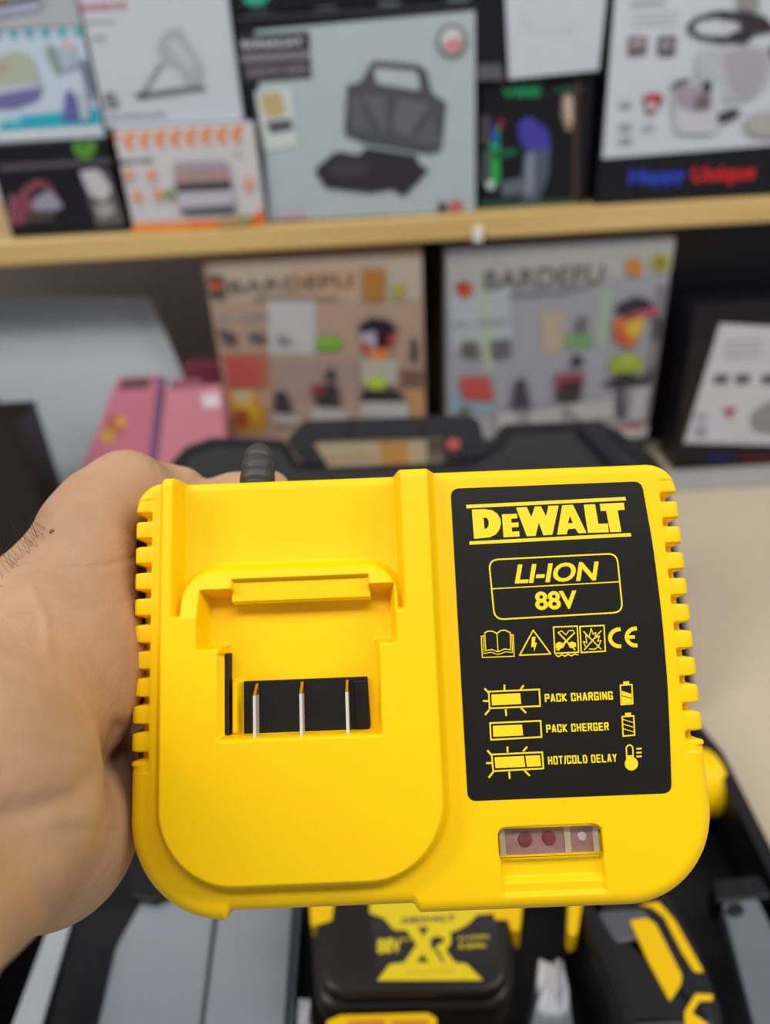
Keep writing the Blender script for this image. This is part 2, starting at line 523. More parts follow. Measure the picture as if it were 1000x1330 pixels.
B = lc(.4, 560, 590)
def tx(mb, body, c, p0, p1, fat=0, **kw):
    a = c(*p0); e = c(*p1)
    for k_, (dx, dy) in enumerate(((0, 0),) if not fat else ((-fat, 0), (fat, 0), (0, fat * .6), (0, -fat * .6), (-fat * .5, 0), (fat * .5, 0))):
        mb.text(body, a[0] + dx * MM, a[1] + dy * MM, e[0] + dx * MM, e[1] + dy * MM, HL + k_ * .012 * MM, ylab, **kw)
g = MB()
w0 = .45 * MM
GL = {'P': [[(0, 0), (0, 1), (1, 1), (1, .48), (0, .48)]], 'A': [[(0, 0), (.42, 1), (.58, 1), (1, 0)], [(.2, .25), (.8, .25)]], 'C': [[(1, .68), (1, 1), (0, 1), (0, 0), (1, 0), (1, .32)]],
      'K': [[(0, 0), (0, 1)], [(1, 1), (.1, .5), (1, 0)]], 'H': [[(0, 0), (0, 1)], [(1, 0), (1, 1)], [(0, .5), (1, .5)]], 'R': [[(0, 0), (0, 1), (1, 1), (1, .55), (0, .5)], [(.6, .5), (1, 0)]],
      'G': [[(1, .78), (1, 1), (0, 1), (0, 0), (1, 0), (1, .42), (.62, .42)]], 'I': [[(.5, 0), (.5, 1)]], 'N': [[(0, 0), (0, 1), (1, 0), (1, 1)]], 'E': [[(1, 1), (0, 1), (0, 0), (1, 0)], [(0, .5), (.9, .5)]],
      'O': [[(0, 0), (0, 1), (1, 1), (1, 0), (0, 0)]], 'T': [[(0, 1), (1, 1)], [(.5, 1), (.5, 0)]], '/': [[(0, -.05), (1, 1.05)]], 'L': [[(0, 1), (0, 0), (1, 0)]], 'D': [[(0, 0), (0, 1), (.8, 1), (1, .8), (1, .2), (.8, 0), (0, 0)]],
      'Y': [[(0, 1), (.5, .45), (1, 1)], [(.5, .45), (.5, 0)]]}
def block(mb, body, c, p0, p1):     # heavy condensed lettering
    a = c(*p0); e = c(*p1); adv = [.55 if ch in ' /' else (.45 if ch == 'I' else 1) for ch in body]; tot = sum(adv)
    W_ = (e[0] - a[0]) / tot; H_ = e[1] - a[1]; sw = W_ * .27; x = a[0]; k_ = 0
    for ch, ad in zip(body, adv):
        if ch != ' ':
            lw = max(W_ * ad * .84 - sw, .0001) if ch != 'I' else .00001
            for st_ in GL[ch]:
                k_ += 1
                mb.stroke([(x + sw / 2 + u_ * lw, a[1] + sw / 2 + v_ * (H_ - sw)) for u_, v_ in st_], sw * 1.0, HL + (k_ % 3) * .006 * MM, ylab)
        x += W_ * ad
box_o = rnd([B(187, 343), B(603, 322), B(622, 513), B(206, 537)], 3.0 * MM, 6)
g.stroke(box_o, .48 * MM, HL, ylab, closed=True)
g.stroke([B(196, 437), B(611, 414)], .34 * MM, HL, ylab)
tx(g, 'LI-ION', B, (272, 420), (543, 348), shear=.24, bold=.02, fat=.10)
tx(g, '88V', B, (340, 506), (470, 442), bold=.02, fat=.12)
g.build('voltage_text', label)

I = lc(.22, 615, 800)
g = MB(); ws = .30 * MM
st = lambda P, w_=ws, closed=False, c=None: g.stroke([(c or I)(*p) for p in P], w_, HL, ylab, closed)
# open book
st([(60, 118), (45, 120), (52, 245), (240, 238), (234, 112), (222, 110)])
st([(66, 100), (72, 205), (108, 198), (145, 212), (182, 195), (220, 200), (216, 100)])
st([(66, 100), (84, 90), (112, 90), (138, 104), (160, 86), (185, 84), (216, 98)], .36 * MM)
st([(138, 104), (145, 212)])
st([(56, 118), (62, 222), (105, 214), (145, 228), (188, 212), (230, 215), (226, 112)], .25 * MM)
# warning triangle
st([(352, 84), (272, 232), (455, 224)], .42 * MM, True)
g.poly([I(*p) for p in [(345, 124), (366, 122), (362, 158), (374, 158), (358, 212), (356, 182), (340, 184)]], HL, ylab)
# crossed tools in a square
st([(472, 66), (612, 60), (620, 214), (480, 221)], .42 * MM, True)
st([(500, 98), (520, 88), (545, 112), (562, 88), (586, 84), (596, 100), (500, 204)]); st([(500, 98), (598, 200)], .42 * MM); st([(596, 100), (492, 200)], .42 * MM)
g.poly([I(*p) for p in [(484, 165), (505, 152), (525, 160), (540, 172), (526, 190), (486, 192)]], HL, ylab)
g.poly([I(*p) for p in [(556, 165), (580, 150), (604, 160), (606, 182), (570, 190)]], HL, ylab)
st([(486, 232), (504, 240), (520, 228), (540, 238), (558, 226), (578, 236), (598, 224), (616, 230)], .36 * MM)
# crossed flame in a square
st([(628, 62), (770, 56), (778, 208), (636, 216)], .42 * MM, True)
st([(650, 92), (752, 195)], .36 * MM); st([(752, 88), (655, 198)], .36 * MM)
st([(660, 180), (648, 150), (668, 158), (662, 112), (682, 128), (694, 74), (706, 108), (722, 98), (718, 130), (744, 118), (732, 150), (752, 145), (738, 180), (716, 196), (684, 196)], .3 * MM)
# CE
def arc(cx, cy, rx, ry, a0, a1, n_=12): return [(cx + rx * math.cos(math.radians(a0 + (a1 - a0) * i / n_)), cy - ry * math.sin(math.radians(a0 + (a1 - a0) * i / n_))) for i in range(n_ + 1)]
st(arc(862, 129, 56, 50, 92, 272), 1.15 * MM); st(arc(958, 124, 54, 50, 92, 272), 1.15 * MM); st([(905, 126), (945, 124)], 1.0 * MM)
g.build('warning_symbols', label)

K = lc(.3, 580, 860)
g = MB()
def lampbar(P, split, ticks, fillright=False):
    # P: outer quad TL TR BR BL
    st(P, .48 * MM, True, K)
    (x0, y0), (x1, y1), (x2, y2), (x3, y3) = P
    L_ = lambda t, s_: (x0 + (x1 - x0) * t + ((x3 - x0) * s_), y0 + (y1 - y0) * t + (y3 - y0) * s_)
    g.poly([K(*L_(.05, .17)), K(*L_(split - .01, .17)), K(*L_(split, .83)), K(*L_(.05, .83))], HL, ylab)
    if fillright: g.poly([K(*L_(split + .02, .17)), K(*L_(.95, .17)), K(*L_(.95, .83)), K(*L_(split + .03, .83))], HL, ylab)
    for a_, b__ in ticks: st([a_, b__], .55 * MM, False, K)
lampbar([(182, 128), (401, 118), (405, 190), (186, 200)], .63, [((250, 100), (251, 120)), ((332, 102), (322, 116)), ((166, 116), (182, 132)), ((160, 168), (180, 169)), ((168, 226), (184, 208)), ((256, 207), (258, 230)), ((324, 200), (342, 218))])
lampbar([(188, 264), (407, 254), (411, 324), (192, 336)], .64, [])
lampbar([(195, 400), (414, 390), (419, 460), (202, 472)], .64, [((263, 368), (264, 388)), ((347, 368), (333, 384)), ((178, 384), (194, 402)), ((174, 437), (194, 437)), ((184, 498), (200, 478)), ((271, 478), (273, 502)), ((338, 470), (358, 490))], True)
block(g, 'PACK CHARGING', K, (426, 174), (722, 126))
block(g, 'PACK CHERGER', K, (432, 306), (704, 260))
block(g, 'HOT/COLD DELAY', K, (440, 444), (739, 396))
for (a0, b0) in ((752, 100), (760, 236)):
    st([(a0, b0), (a0 + 50, b0 - 3), (a0 + 54, b0 + 80), (a0 + 4, b0 + 84)], .42 * MM, True, K)
    g.poly([K(a0 + 12, b0 - 16), K(a0 + 38, b0 - 18), K(a0 + 39, b0 - 4), K(a0 + 13, b0 - 2)], HL, ylab)
    if b0 == 100: g.poly([K(a0 + 6, b0 + 24), K(a0 + 48, b0 + 38), K(a0 + 50, b0 + 76), K(a0 + 8, b0 + 80)], HL, ylab); g.stroke([K(a0 + 8, b0 + 46), K(a0 + 48, b0 + 56)], .2 * MM, HL + .02 * MM, lab_black)
    else:
        for q_ in (12, 32, 52): st([(a0 + 4, b0 + q_), (a0 + 50, b0 + q_ + 14)], .26 * MM, False, K)
g.poly([K(*p) for p in disc(800, 440, 29)], HL, ylab)
st([(781, 430), (778, 375)] + arc(792, 374, 14, 15, 180, 0, 8) + [(808, 428)], .42 * MM, False, K)
g.poly([K(780, 404), K(808, 402), K(809, 430), K(780, 430)], HL, ylab)
for yy in (375, 392, 409): st([(824, yy), (842, yy - 1)], .5 * MM, False, K)
g.build('status_legend', label)

# ---- indicator window
glass = bpy.data.materials.new('clear_acrylic'); glass.use_nodes = True
gb = glass.node_tree.nodes['Principled BSDF']; gb.inputs['Transmission Weight'].default_value = 1; gb.inputs['Roughness'].default_value = .04
gb.inputs['IOR'].default_value = 1.13; gb.inputs['Base Color'].default_value = (.97, .97, 1, 1)
b = MB()
wp = rnd([(x * MM, y * MM) for x, y in [(20.8, -47.7), (50.3, -47.7), (50.3, -39.6), (20.8, -39.6)]], [.4 * MM, .4 * MM, 2.4 * MM, 2.4 * MM], 6)
b.slab(wp, -2.6 * MM, .5 * MM, .7 * MM, glass)
win = b.build('indicator_window', charger, label='clear plastic indicator window')
b = MB(); b.box((21 * MM, -47.4 * MM, -3.9 * MM), (50.0 * MM, -40 * MM, -3.3 * MM), mat('pcb_reddish', '#a2766a', .35, var=.35, scale=300, spec=.6))
b.box((40.0 * MM, -47.4 * MM, -3.3 * MM), (41.8 * MM, -39.9 * MM, -2.75 * MM), mat('pcb_frame', '#c9b48a', .4))
b.box((21.0 * MM, -47.4 * MM, -3.3 * MM), (22.6 * MM, -39.9 * MM, -2.75 * MM), mat('pcb_frame', '#c9b48a', .4))
b.box((48.4 * MM, -47.4 * MM, -3.3 * MM), (50.0 * MM, -39.9 * MM, -2.75 * MM), mat('pcb_frame', '#c9b48a', .4))
board = b.build('circuit_board', charger, label='reddish board seen through the window')
for x, y in ((28.5, -43.4), (35.5, -43.2), (45.2, -43.0)):
    b = MB(); b.slab(disc(x * MM, y * MM, 2.0 * MM if x < 40 else 1.3 * MM), -3.3 * MM, -2.75 * MM, .25 * MM, mat('led_body', '#7c3b34' if x < 40 else '#cdbfa8', .2, var=.3, scale=400) if False else (mat('led_red', '#7c3b34', .2, var=.3, scale=400) if x < 40 else mat('led_clear', '#cdbfa8', .25)))
    b.build('indicator_light', board)

# ---- strain relief and cable out of the top
rub = mat('black_rubber', '#33332f', .5, var=.1, bump=.2)
x0, y0 = chx(334, 620, -14)
hh = -14 * MM
b = MB(); pts_, rad = [], []
for i in range(29):
    t = i / 28; yy = y0 - 6 * MM + t * 17 * MM
    rr = 5.9 * MM - 1.3 * MM * t ** 3
    rr *= 1.0 if (i % 7) in (0, 1, 2, 3, 4) else .86
    pts_.append((x0, yy, hh - 7 * MM * t * t)); rad.append(rr)
rad[-1] *= .75
b.tube(pts_, rad, rub, 28)
sr = b.build('strain_relief', charger, label='ribbed black strain relief')
b = MB(); c0 = pts_[-1]
K_ = [np.array(c0) + np.array([0, -.004, .001])] + [np.array([x0 + a_ * MM, b_ * MM, c_ * MM]) for a_, b_, c_ in ((-1, 80, -32), (-2, 83, -44), (-3, 80, -62), (-2, 60, -72), (6, 20, -70), (14, -30, -62), (18, -60, -66))]
P = []
for i in range(len(K_) - 1):
    p0_, p1_, p2_, p3_ = K_[max(i - 1, 0)], K_[i], K_[i + 1], K_[min(i + 2, len(K_) - 1)]
    for q_ in range(6):
        t = q_ / 6; P.append(.5 * (2 * p1_ + (p2_ - p0_) * t + (2 * p0_ - 5 * p1_ + 4 * p2_ - p3_) * t * t + (3 * p1_ - p0_ - 3 * p2_ + p3_) * t ** 3))
b.tube(P, 2.7 * MM, rub, 14); b.build('cord', charger)

# ------------------------------------------------------------------ the hand (one continuous skin)
def surface_nets(f, o, h):
    """f: signed field (negative inside) on a grid with origin o, spacing h"""
    s = f < 0
    c = s[:-1, :-1, :-1].astype(np.int8)
    for a, b_, d in ((1, 0, 0), (0, 1, 0), (0, 0, 1), (1, 1, 0), (1, 0, 1), (0, 1, 1), (1, 1, 1)):
        c = c + s[a:a + c.shape[0], b_:b_ + c.shape[1], d:d + c.shape[2]]
    act = np.argwhere((c > 0) & (c < 8))
    idm = -np.ones(c.shape, np.int64); idm[tuple(act.T)] = np.arange(len(act))
    P = np.zeros((len(act), 3)); N = np.zeros(len(act))
    cor = [(a, b_, d) for a in (0, 1) for b_ in (0, 1) for d in (0, 1)]
    for p in cor:
        for ax in range(3):
            if p[ax]: continue
            q_ = list(p); q_[ax] = 1
            fa = f[tuple((act + p).T)]; fb = f[tuple((act + q_).T)]
            mk = (fa < 0) != (fb < 0); t = np.where(mk, fa / np.where(mk, fa - fb, 1), 0)
            pt = np.tile(np.array(p, float), (len(act), 1)); pt[:, ax] = t
            P += pt * mk[:, None]; N += mk
    P = (act + P / N[:, None]) * h + o
    Q = []
    for ax in range(3):
        u_, v_ = [(1, 2), (2, 0), (0, 1)][ax]
        sl0 = [slice(1, -1)] * 3; sl1 = [slice(1, -1)] * 3
        sl0[ax] = slice(0, -1); sl1[ax] = slice(1, None)
        a0 = s[tuple(sl0)]; a1 = s[tuple(sl1)]
        e = np.argwhere(a0 != a1); off_ = np.array([1, 1, 1]); off_[ax] = 0; e = e + off_
        du = np.zeros(3, int); du[u_] = 1; dv = np.zeros(3, int); dv[v_] = 1
        ids = [idm[tuple((e - k).T)] for k in (du + dv, dv, np.zeros(3, int), du)]
        qd = np.stack(ids, 1)
        inside = s[tuple(e.T)]
        qd[~inside] = qd[~inside][:, ::-1]
        Q.append(qd)
    Q = np.concatenate(Q); Q = Q[(Q >= 0).all(1)]
    return P, Q


def C3(px, py, z): return np.array([(px - 500) / FPX, -(py - 665) / FPX, -1.0]) * z


HG = .00095
lo = np.array([-.190, -.150, -.350]); hi = np.array([.010, .034, -.120])
ax_ = [np.arange(lo[i], hi[i], HG) for i in range(3)]
GX, GY, GZ = np.meshgrid(*ax_, indexing='ij'); GX = GX.astype(np.float32); GY = GY.astype(np.float32); GZ = GZ.astype(np.float32)


def cone(a, ra, b_, rb):
    d = b_ - a; L2 = float(d @ d)
    t = np.clip(((GX - a[0]) * d[0] + (GY - a[1]) * d[1] + (GZ - a[2]) * d[2]) / L2, 0, 1)
    return np.sqrt((GX - a[0] - t * d[0]) ** 2 + (GY - a[1] - t * d[1]) ** 2 + (GZ - a[2] - t * d[2]) ** 2) - (ra + (rb - ra) * t)


def chain(P, k=.003):
    r_ = None
    for (a, b_) in zip(P[:-1], P[1:]):
        c = cone(C3(*a[:3]), a[3] * MM, C3(*b_[:3]), b_[3] * MM)
        r_ = c if r_ is None else smin(r_, c, k)
    return r_


WR = (-85, 1050, .172, 29)
thenar = chain([(112, 692, .254, 16), (76, 860, .240, 25.5), (70, 900, .236, 25)], .008)
back = chain([(92, 730, .272, 15), (-30, 900, .225, 27), WR], .01)
heel = chain([(100, 930, .264, 17), (86, 1040, .252, 21.5), (58, 1085, .234, 24), WR], .012)
arm = chain([(10, 900, .228, 24), WR, (-440, 1385, .10, 33)], .02)
thumb = chain([(130, 660, .264, 14.5), (165, 640, .272, 14), (206, 641, .288, 10.8), (237, 636, .291, 8.6)], .005)
body = smin(thenar, back, .012)
body = smin(body, arm, .014)
body = smin(body, heel, .005)
body = smin(body, thumb, .006)
index = chain([(70, 760, .280, 15), (150, 690, .294, 10.5), (240, 657, .292, 8.6), (305, 645, .2915, 8.4), (350, 638, .290, 8.0)], .004)
middle = chain([(70, 830, .282, 15), (165, 745, .290, 10.5), (250, 720, .286, 9.2), (330, 718, .284, 8.4), (372, 722, .282, 7.8)], .004)
ring = chain([(80, 900, .278, 15), (170, 830, .286, 10), (250, 800, .2815, 9), (325, 800, .2795, 8.2), (362, 805, .278, 7.6)], .004)
little = chain([(90, 960, .268, 13), (175, 910, .279, 9), (240, 890, .2755, 8), (300, 890, .2735, 7.2), (330, 895, .272, 6.6)], .004)
for f_ in (index, middle, ring, little):
    f_ += 0
    body = smin(body, f_, .0022)
Pn, Qn = surface_nets(body, lo, HG)
# largest smooth pass
for _ in range(2):
    acc = np.zeros_like(Pn); cn = np.zeros(len(Pn))
    for i in range(4):
        np.add.at(acc, Qn[:, i], Pn[Qn[:, (i + 1) % 4]]); np.add.at(cn, Qn[:, i], 1)
        np.add.at(acc, Qn[:, i], Pn[Qn[:, (i + 3) % 4]]); np.add.at(cn, Qn[:, i], 1)
    Pn = Pn * .5 + acc / np.maximum(cn, 1)[:, None] * .5
FN = np.cross(Pn[Qn[:, 2]] - Pn[Qn[:, 0]], Pn[Qn[:, 3]] - Pn[Qn[:, 1]]); NV = np.zeros_like(Pn)
for i in range(4): np.add.at(NV, Qn[:, i], FN)
NV /= np.linalg.norm(NV, axis=1)[:, None] + 1e-12
ppx = np.stack([Pn[:, 0] / -Pn[:, 2] * FPX + 500, 665 - Pn[:, 1] / -Pn[:, 2] * FPX], 1)
sgn = 1 if ((NV * -Pn).sum(1)[(ppx[:, 0] > 40) & (ppx[:, 0] < 60) & (ppx[:, 1] > 820) & (ppx[:, 1] < 840) & (Pn[:, 2] > -.235)]).mean() > 0 else -1
NV *= sgn
front = np.clip((NV * -Pn).sum(1) / np.linalg.norm(Pn, axis=1) * 3, 0, 1)
def fold(P_, depth, wid):      # a skin fold along a line of the palm, wid in mm
    d = np.full(len(Pn), 1e9)
    for a, b_ in zip(P_[:-1], P_[1:]):
        a = np.array(a, float); b_ = np.array(b_, float); e_ = b_ - a
        t = np.clip(((ppx - a) @ e_) / (e_ @ e_), 0, 1); d = np.minimum(d, np.linalg.norm(ppx - a - t[:, None] * e_, axis=1))
    return depth * MM * np.exp(-(d * -Pn[:, 2] / wid) ** 2) * front
wide = lambda P_: [(x, y) for x, y in P_]
dsp = fold([(-30, 752), (10, 744), (60, 741), (95, 738), (130, 737), (176, 724)], .55, 1.2)
dsp += fold([(20, 800), (70, 792), (120, 790), (160, 782)], .22, 1.0) + fold([(0, 690 + 140), (60, 838), (130, 832)], .15, 1.0)
dsp += fold([(158, 948), (150, 975), (132, 1004), (104, 1032), (60, 1046), (20, 1050), (-40, 1040)], 1.8, 3.0) + fold([(0, 1035), (30, 1062), (50, 1085)], 2.6, 6.5)
dsp += fold([(-20, 1065), (20, 1090), (45, 1130), (62, 1185)], .9, 2.6) + fold([(30, 1050), (80, 1078), (150, 1080)], .3, 1.3)
dsp += fold([(20, 940), (70, 975), (130, 985)], .25, 1.2) + fold([(40, 1015), (90, 1008), (140, 990)], .2, 1.2)
dsp += fold([(95, 640), (125, 650), (150, 655)], .2, 1.3) + fold([(200, 606), (206, 618), (206, 640)], .3, 1.2) + fold([(40, 765), (58, 800), (62, 850)], -.5, 1.6)
Pn = Pn - NV * dsp[:, None]
hand_o = cam_pt(-62, 1085, .172)
Wn = Pn @ W2C.T + CAMPOS - hand_o
me = bpy.data.meshes.new('person'); me.from_pydata(Wn.tolist(), [], Qn.tolist()); me.polygons.foreach_set('use_smooth', [True] * len(Qn)); me.update()
person = bpy.data.objects.new('person', me); COL.objects.link(person); person.location = hand_o
tag(person, 'left hand and wrist of a person gripping the yellow charger from the side', 'person')
skin = bpy.data.materials.new('skin'); skin.use_nodes = True; nt = skin.node_tree; b = nt.nodes['Principled BSDF']
b.inputs['Roughness'].default_value = .52; b.inputs['Subsurface Weight'].default_value = .12; b.inputs['Subsurface Scale'].default_value = .004
b.inputs['Subsurface Radius'].default_value = (1, .35, .2); b.inputs['Specular IOR Level'].default_value = .3
tc = nt.nodes.new('ShaderNodeTexCoord')
n1 = nt.nodes.new('ShaderNodeTexNoise'); n1.inputs['Scale'].default_value = 28; n1.inputs['Detail'].default_value = 3
n2 = nt.nodes.new('ShaderNodeTexNoise'); n2.inputs['Scale'].default_value = 190; n2.inputs['Detail'].default_value = 4
cr = nt.nodes.new('ShaderNodeValToRGB'); e = cr.color_ramp.elements; e[0].position = .3; e[1].position = .72
e[0].color = lin('#a48062'); e[1].color = lin('#c09a7a')
mx = nt.nodes.new('ShaderNodeMix'); mx.data_type = 'RGBA'; mx.blend_type = 'MULTIPLY'; mx.inputs[0].default_value = 1
mr = nt.nodes.new('ShaderNodeMapRange'); mr.inputs[3].default_value = .93; mr.inputs[4].default_value = 1.07
for n_ in (n1, n2): nt.links.new(tc.outputs['Object'], n_.inputs['Vector'])
nt.links.new(n1.outputs['Fac'], cr.inputs[0]); nt.links.new(n2.outputs['Fac'], mr.inputs[0])
nt.links.new(cr.outputs[0], mx.inputs[6]); nt.links.new(mr.outputs[0], mx.inputs[7]); nt.links.new(mx.outputs[2], b.inputs['Base Color'])
mp = nt.nodes.new('ShaderNodeMapping'); mp.inputs['Scale'].default_value = (60, 60, 260); mp.inputs['Rotation'].default_value = (.3, .1, 0)
n3 = nt.nodes.new('ShaderNodeTexNoise'); n3.inputs['Scale'].default_value = 1; n3.inputs['Detail'].default_value = 5; n3.inputs['Distortion'].default_value = .6
nt.links.new(tc.outputs['Object'], mp.inputs[0]); nt.links.new(mp.outputs[0], n3.inputs['Vector'])
n4 = nt.nodes.new('ShaderNodeTexVoronoi'); n4.inputs['Scale'].default_value = 900
nt.links.new(tc.outputs['Object'], n4.inputs['Vector'])
b1 = nt.nodes.new('ShaderNodeBump'); b1.inputs['Strength'].default_value = .5; b1.inputs['Distance'].default_value = .0006
b2 = nt.nodes.new('ShaderNodeBump'); b2.inputs['Strength'].default_value = .3; b2.inputs['Distance'].default_value = .0002
nt.links.new(n3.outputs['Fac'], b1.inputs['Height']); nt.links.new(n4.outputs['Distance'], b2.inputs['Height'])
nt.links.new(b1.outputs[0], b2.inputs['Normal']); nt.links.new(b2.outputs[0], b.inputs['Normal'])
me.materials.append(skin)


def surf_at(px, py):
    """frontmost skin point on the ray through a pixel"""
    q_ = np.stack([Pn[:, 0] / -Pn[:, 2] * FPX + 500, 665 - Pn[:, 1] / -Pn[:, 2] * FPX], 1)
    d = np.hypot(q_[:, 0] - px, q_[:, 1] - py); k = np.argsort(d)[:60]; k = k[np.argmin(-Pn[k, 2])]
    return Wn[k]


mo = surf_at(68, 685); b = MB()
mz = (CAMPOS - hand_o - mo); mz /= np.linalg.norm(mz); mxx = np.cross(mz, [0, 0, 1]); mxx /= np.linalg.norm(mxx); my = np.cross(mz, mxx)
vs = []; N_ = 12
for r_, hgt in ((.0009, -.0002), (.0007, .00015), (.0003, .0003)):
    vs += [mo + mxx * r_ * math.cos(2 * math.pi * k / N_) + my * r_ * math.sin(2 * math.pi * k / N_) + mz * hgt for k in range(N_)]
b.add(vs, [[q_ * N_ + i, q_ * N_ + (i + 1) % N_, (q_ + 1) * N_ + (i + 1) % N_, (q_ + 1) * N_ + i] for q_ in range(2) for i in range(N_)] + [list(range(2 * N_, 3 * N_))], mat('mole_brown', '#7a4a34', .6), True)
b.build('mole', person, label='small brown mole')
b = MB(); hm = mat('arm_hair', '#2b2019', .5)
rr_ = random.Random(3)
for i in range(34):
    t = rr_.random(); p = surf_at(2 + 62 * t, 742 - 72 * t + rr_.random() * 14 + 2)
    d = W2C @ np.array([-.8 + rr_.uniform(-.5, .7), .7 + rr_.uniform(-.5, .3), .2 + rr_.uniform(-.3, .5)]); d /= np.linalg.norm(d)
    g_ = W2C @ np.array([0, 1, 0]); L_ = rr_.uniform(.004, .009)
    b.tube([p - d * .0005, p + d * L_ * .4 + g_ * .0003, p + d * L_ * .75 + g_ * .0012, p + d * L_ + g_ * .0026], [.00005, .00004, .00003, .00002], hm, 5, False)
ho = b.build('arm_hair', person); ho['kind'] = 'stuff'

# ------------------------------------------------------------------ cartons
def bframe(x, y, z, yaw=0.0, roll=0.0, lean=0.0):
    """front face of a carton: origin at the bottom middle of its front"""
    a, r_, l = math.radians(yaw), math.radians(roll), math.radians(lean)
    R_ = Matrix.Rotation(a, 3, 'Z') @ Matrix.Rotation(r_, 3, 'Y') @ Matrix.Rotation(-l, 3, 'X')
    return Frame((x, y, z), list(R_ @ Vector((1, 0, 0))), list(R_ @ Vector((0, 0, 1))))


def carton(name, label, x0, x1, y, z0, z1, depth, body, group=None, yaw=0, roll=0, lean=0, cat='box', bev=.0015):
    fr = bframe((x0 + x1) / 2, y, z0, yaw, roll, lean)
    t = empty(name, fr, label, cat, group); W = x1 - x0; H = z1 - z0; fr.size = (W, H)
    b = MB(); b.box((-W / 2, 0, -depth), (W / 2, H, 0), body); b.build('carton', t, bevel=bev)
    return t, fr, W, H


class Print:
    """flat ink on a carton's front, traced on the carton's own plane"""
    def __init__(s, fr, k=0):
        s.fr = fr; s.b = MB(); s.k = k; s.W, s.H = fr.size
    def c(s, q): return [(min(max(x, -s.W / 2 + .0003), s.W / 2 - .0003), min(max(y, .0004), s.H - .0004)) for x, y in q]
    def _h(s): s.k += 1; return .0004 + .00012 * s.k
    def P(s, pts, c, r=0):
        q = [s.fr.px(*p, 0) for p in pts]
        q = s.c(rnd(q, r, 4) if r else q)
        s.b.poly(q, s._h(), c if not isinstance(c, str) else ink(c)); return s
    def R(s, x0, y0, x1, y1, c, r=0):    # local metres
        q = rect(x0, y0, x1, y1); s.b.poly(rnd(q, r, 4) if r else q, s._h(), ink(c)); return s
    def O(s, px, py, rx, ry, c):
        s.P([(px + rx * math.cos(2 * math.pi * k / 20), py + ry * math.sin(2 * math.pi * k / 20)) for k in range(20)], c); return s
    def S(s, pts, w_, c, closed=False):
        s.b.stroke([s.fr.px(*p) for p in pts], w_, s._h(), ink(c), closed); return s
    def T(s, body, p0, p1, c, bold=.02, shear=0):
        a = s.fr.px(*p0); e = s.fr.px(*p1); s.b.text(body, a[0], a[1], e[0], e[1], s._h(), ink(c), bold=bold, shear=shear); return s
    def out(s, name, parent): return s.b.build(name, parent)


def bx(px, py, y): return float(at_y(px, py, y)[0])
def bz(px, py, y): return float(at_y(px, py, y)[2])


white_card = mat('white_card', '#bac2cb', .5, var=.02)
black_card = mat('black_card', '#141318', .35, var=.1, spec=.35)
grey_card = mat('grey_card', '#9aa6aa', .5, var=.03)

# sandwich maker box
Y0 = 1.0
t, fr, W, H = carton('sandwich_maker_box', 'large grey box with an open black sandwich maker printed on it, on the shelf', -.1315, .1335, Y0, SH + .0006, 1.477, .12, black_card)
p = Print(fr)
p.P([(331, 40), (617, 14), (617, 278), (350, 287)], '#a9b6ba')
p.out('grey_panel', t)
p = Print(fr, 3)
p.P([(309, 46), (402, 40), (405, 102), (317, 108)], '#2b2a2f').P([(311, 71), (403, 65), (404, 76), (313, 82)], '#77747a')
p.T('SONACAT', (314, 63), (393, 49), '#c9ccd0', .03).T('SANDWICH MAKER', (322, 100), (398, 83), '#8f8c90', .01)
p.out('printed_text', t)
p = Print(fr, 8)
p.P([(331, 118), (378, 112), (386, 190), (343, 196)], '#c3cbca').P([(335, 122), (366, 118), (372, 150), (345, 154)], '#b7a377', .006).P([(345, 158), (378, 154), (382, 168), (352, 174)], '#50545a')
K2 = lambda x, y: (300 + x * .35, y * .35)
p.P([K2(*q_) for q_ in [(430, 315), (480, 305), (525, 225), (700, 240), (725, 262), (745, 345), (800, 380), (780, 560), (740, 572), (490, 530), (420, 500)]], '#4a4a52', .004)
p.P([K2(*q_) for q_ in [(530, 250), (690, 265), (702, 335), (540, 310)]], '#a9b6ba', .004)
p.P([K2(*q_) for q_ in [(480, 350), (578, 352), (580, 490), (560, 486)]], '#5d5d66').P([K2(*q_) for q_ in [(615, 365), (740, 385), (655, 510), (600, 480)]], '#63636c').P([K2(*q_) for q_ in [(440, 350), (470, 355), (530, 500), (450, 480)]], '#5a5a62').P([K2(*q_) for q_ in [(752, 420), (770, 540), (670, 525)]], '#5a5a62')
p.P([K2(*q_) for q_ in [(310, 630), (390, 560), (480, 575), (495, 545), (690, 575), (690, 600), (735, 630), (640, 730), (600, 700), (520, 715), (350, 695)]], '#2b282f', .004)
p.P([K2(*q_) for q_ in [(350, 630), (400, 590), (520, 600), (500, 650), (400, 660)]], '#3a373f')
p.O(587, 53, 20, 22, '#6b7076').O(587, 53, 15, 17, '#c6c6c8').P([(574, 55), (600, 48), (602, 62), (590, 69), (578, 66)], '#c08580', .003)
p.O(574, 268, 6, 6, '#23262c').P([(584, 260), (600, 259), (600, 273), (584, 274)], '#c06060').P([(362, 274), (394, 272), (395, 282), (363, 284)], '#b9a4b0')
p.out('printed_picture', t)
t, fr, W, H = carton('black_appliance_box', 'black box with a row of small round icons stacked on the grey sandwich maker box', -.132, .129, Y0 + .004, 1.4795, 1.62, .12, black_card)
for k_, (x, y) in enumerate(((338, 21), (424, 15), (506, 8), (596, 0))):
    p = Print(fr, k_); p.P([(x - 15, y - 5), (x + 14, y - 7), (x + 14, y + 4), (x - 15, y + 6)], '#5f626a', .003); p.out('printed_icon', t)
p = Print(fr, 5); p.O(332, -4, 17, 12, '#2f9a7c'); p.out('green_dot', t)

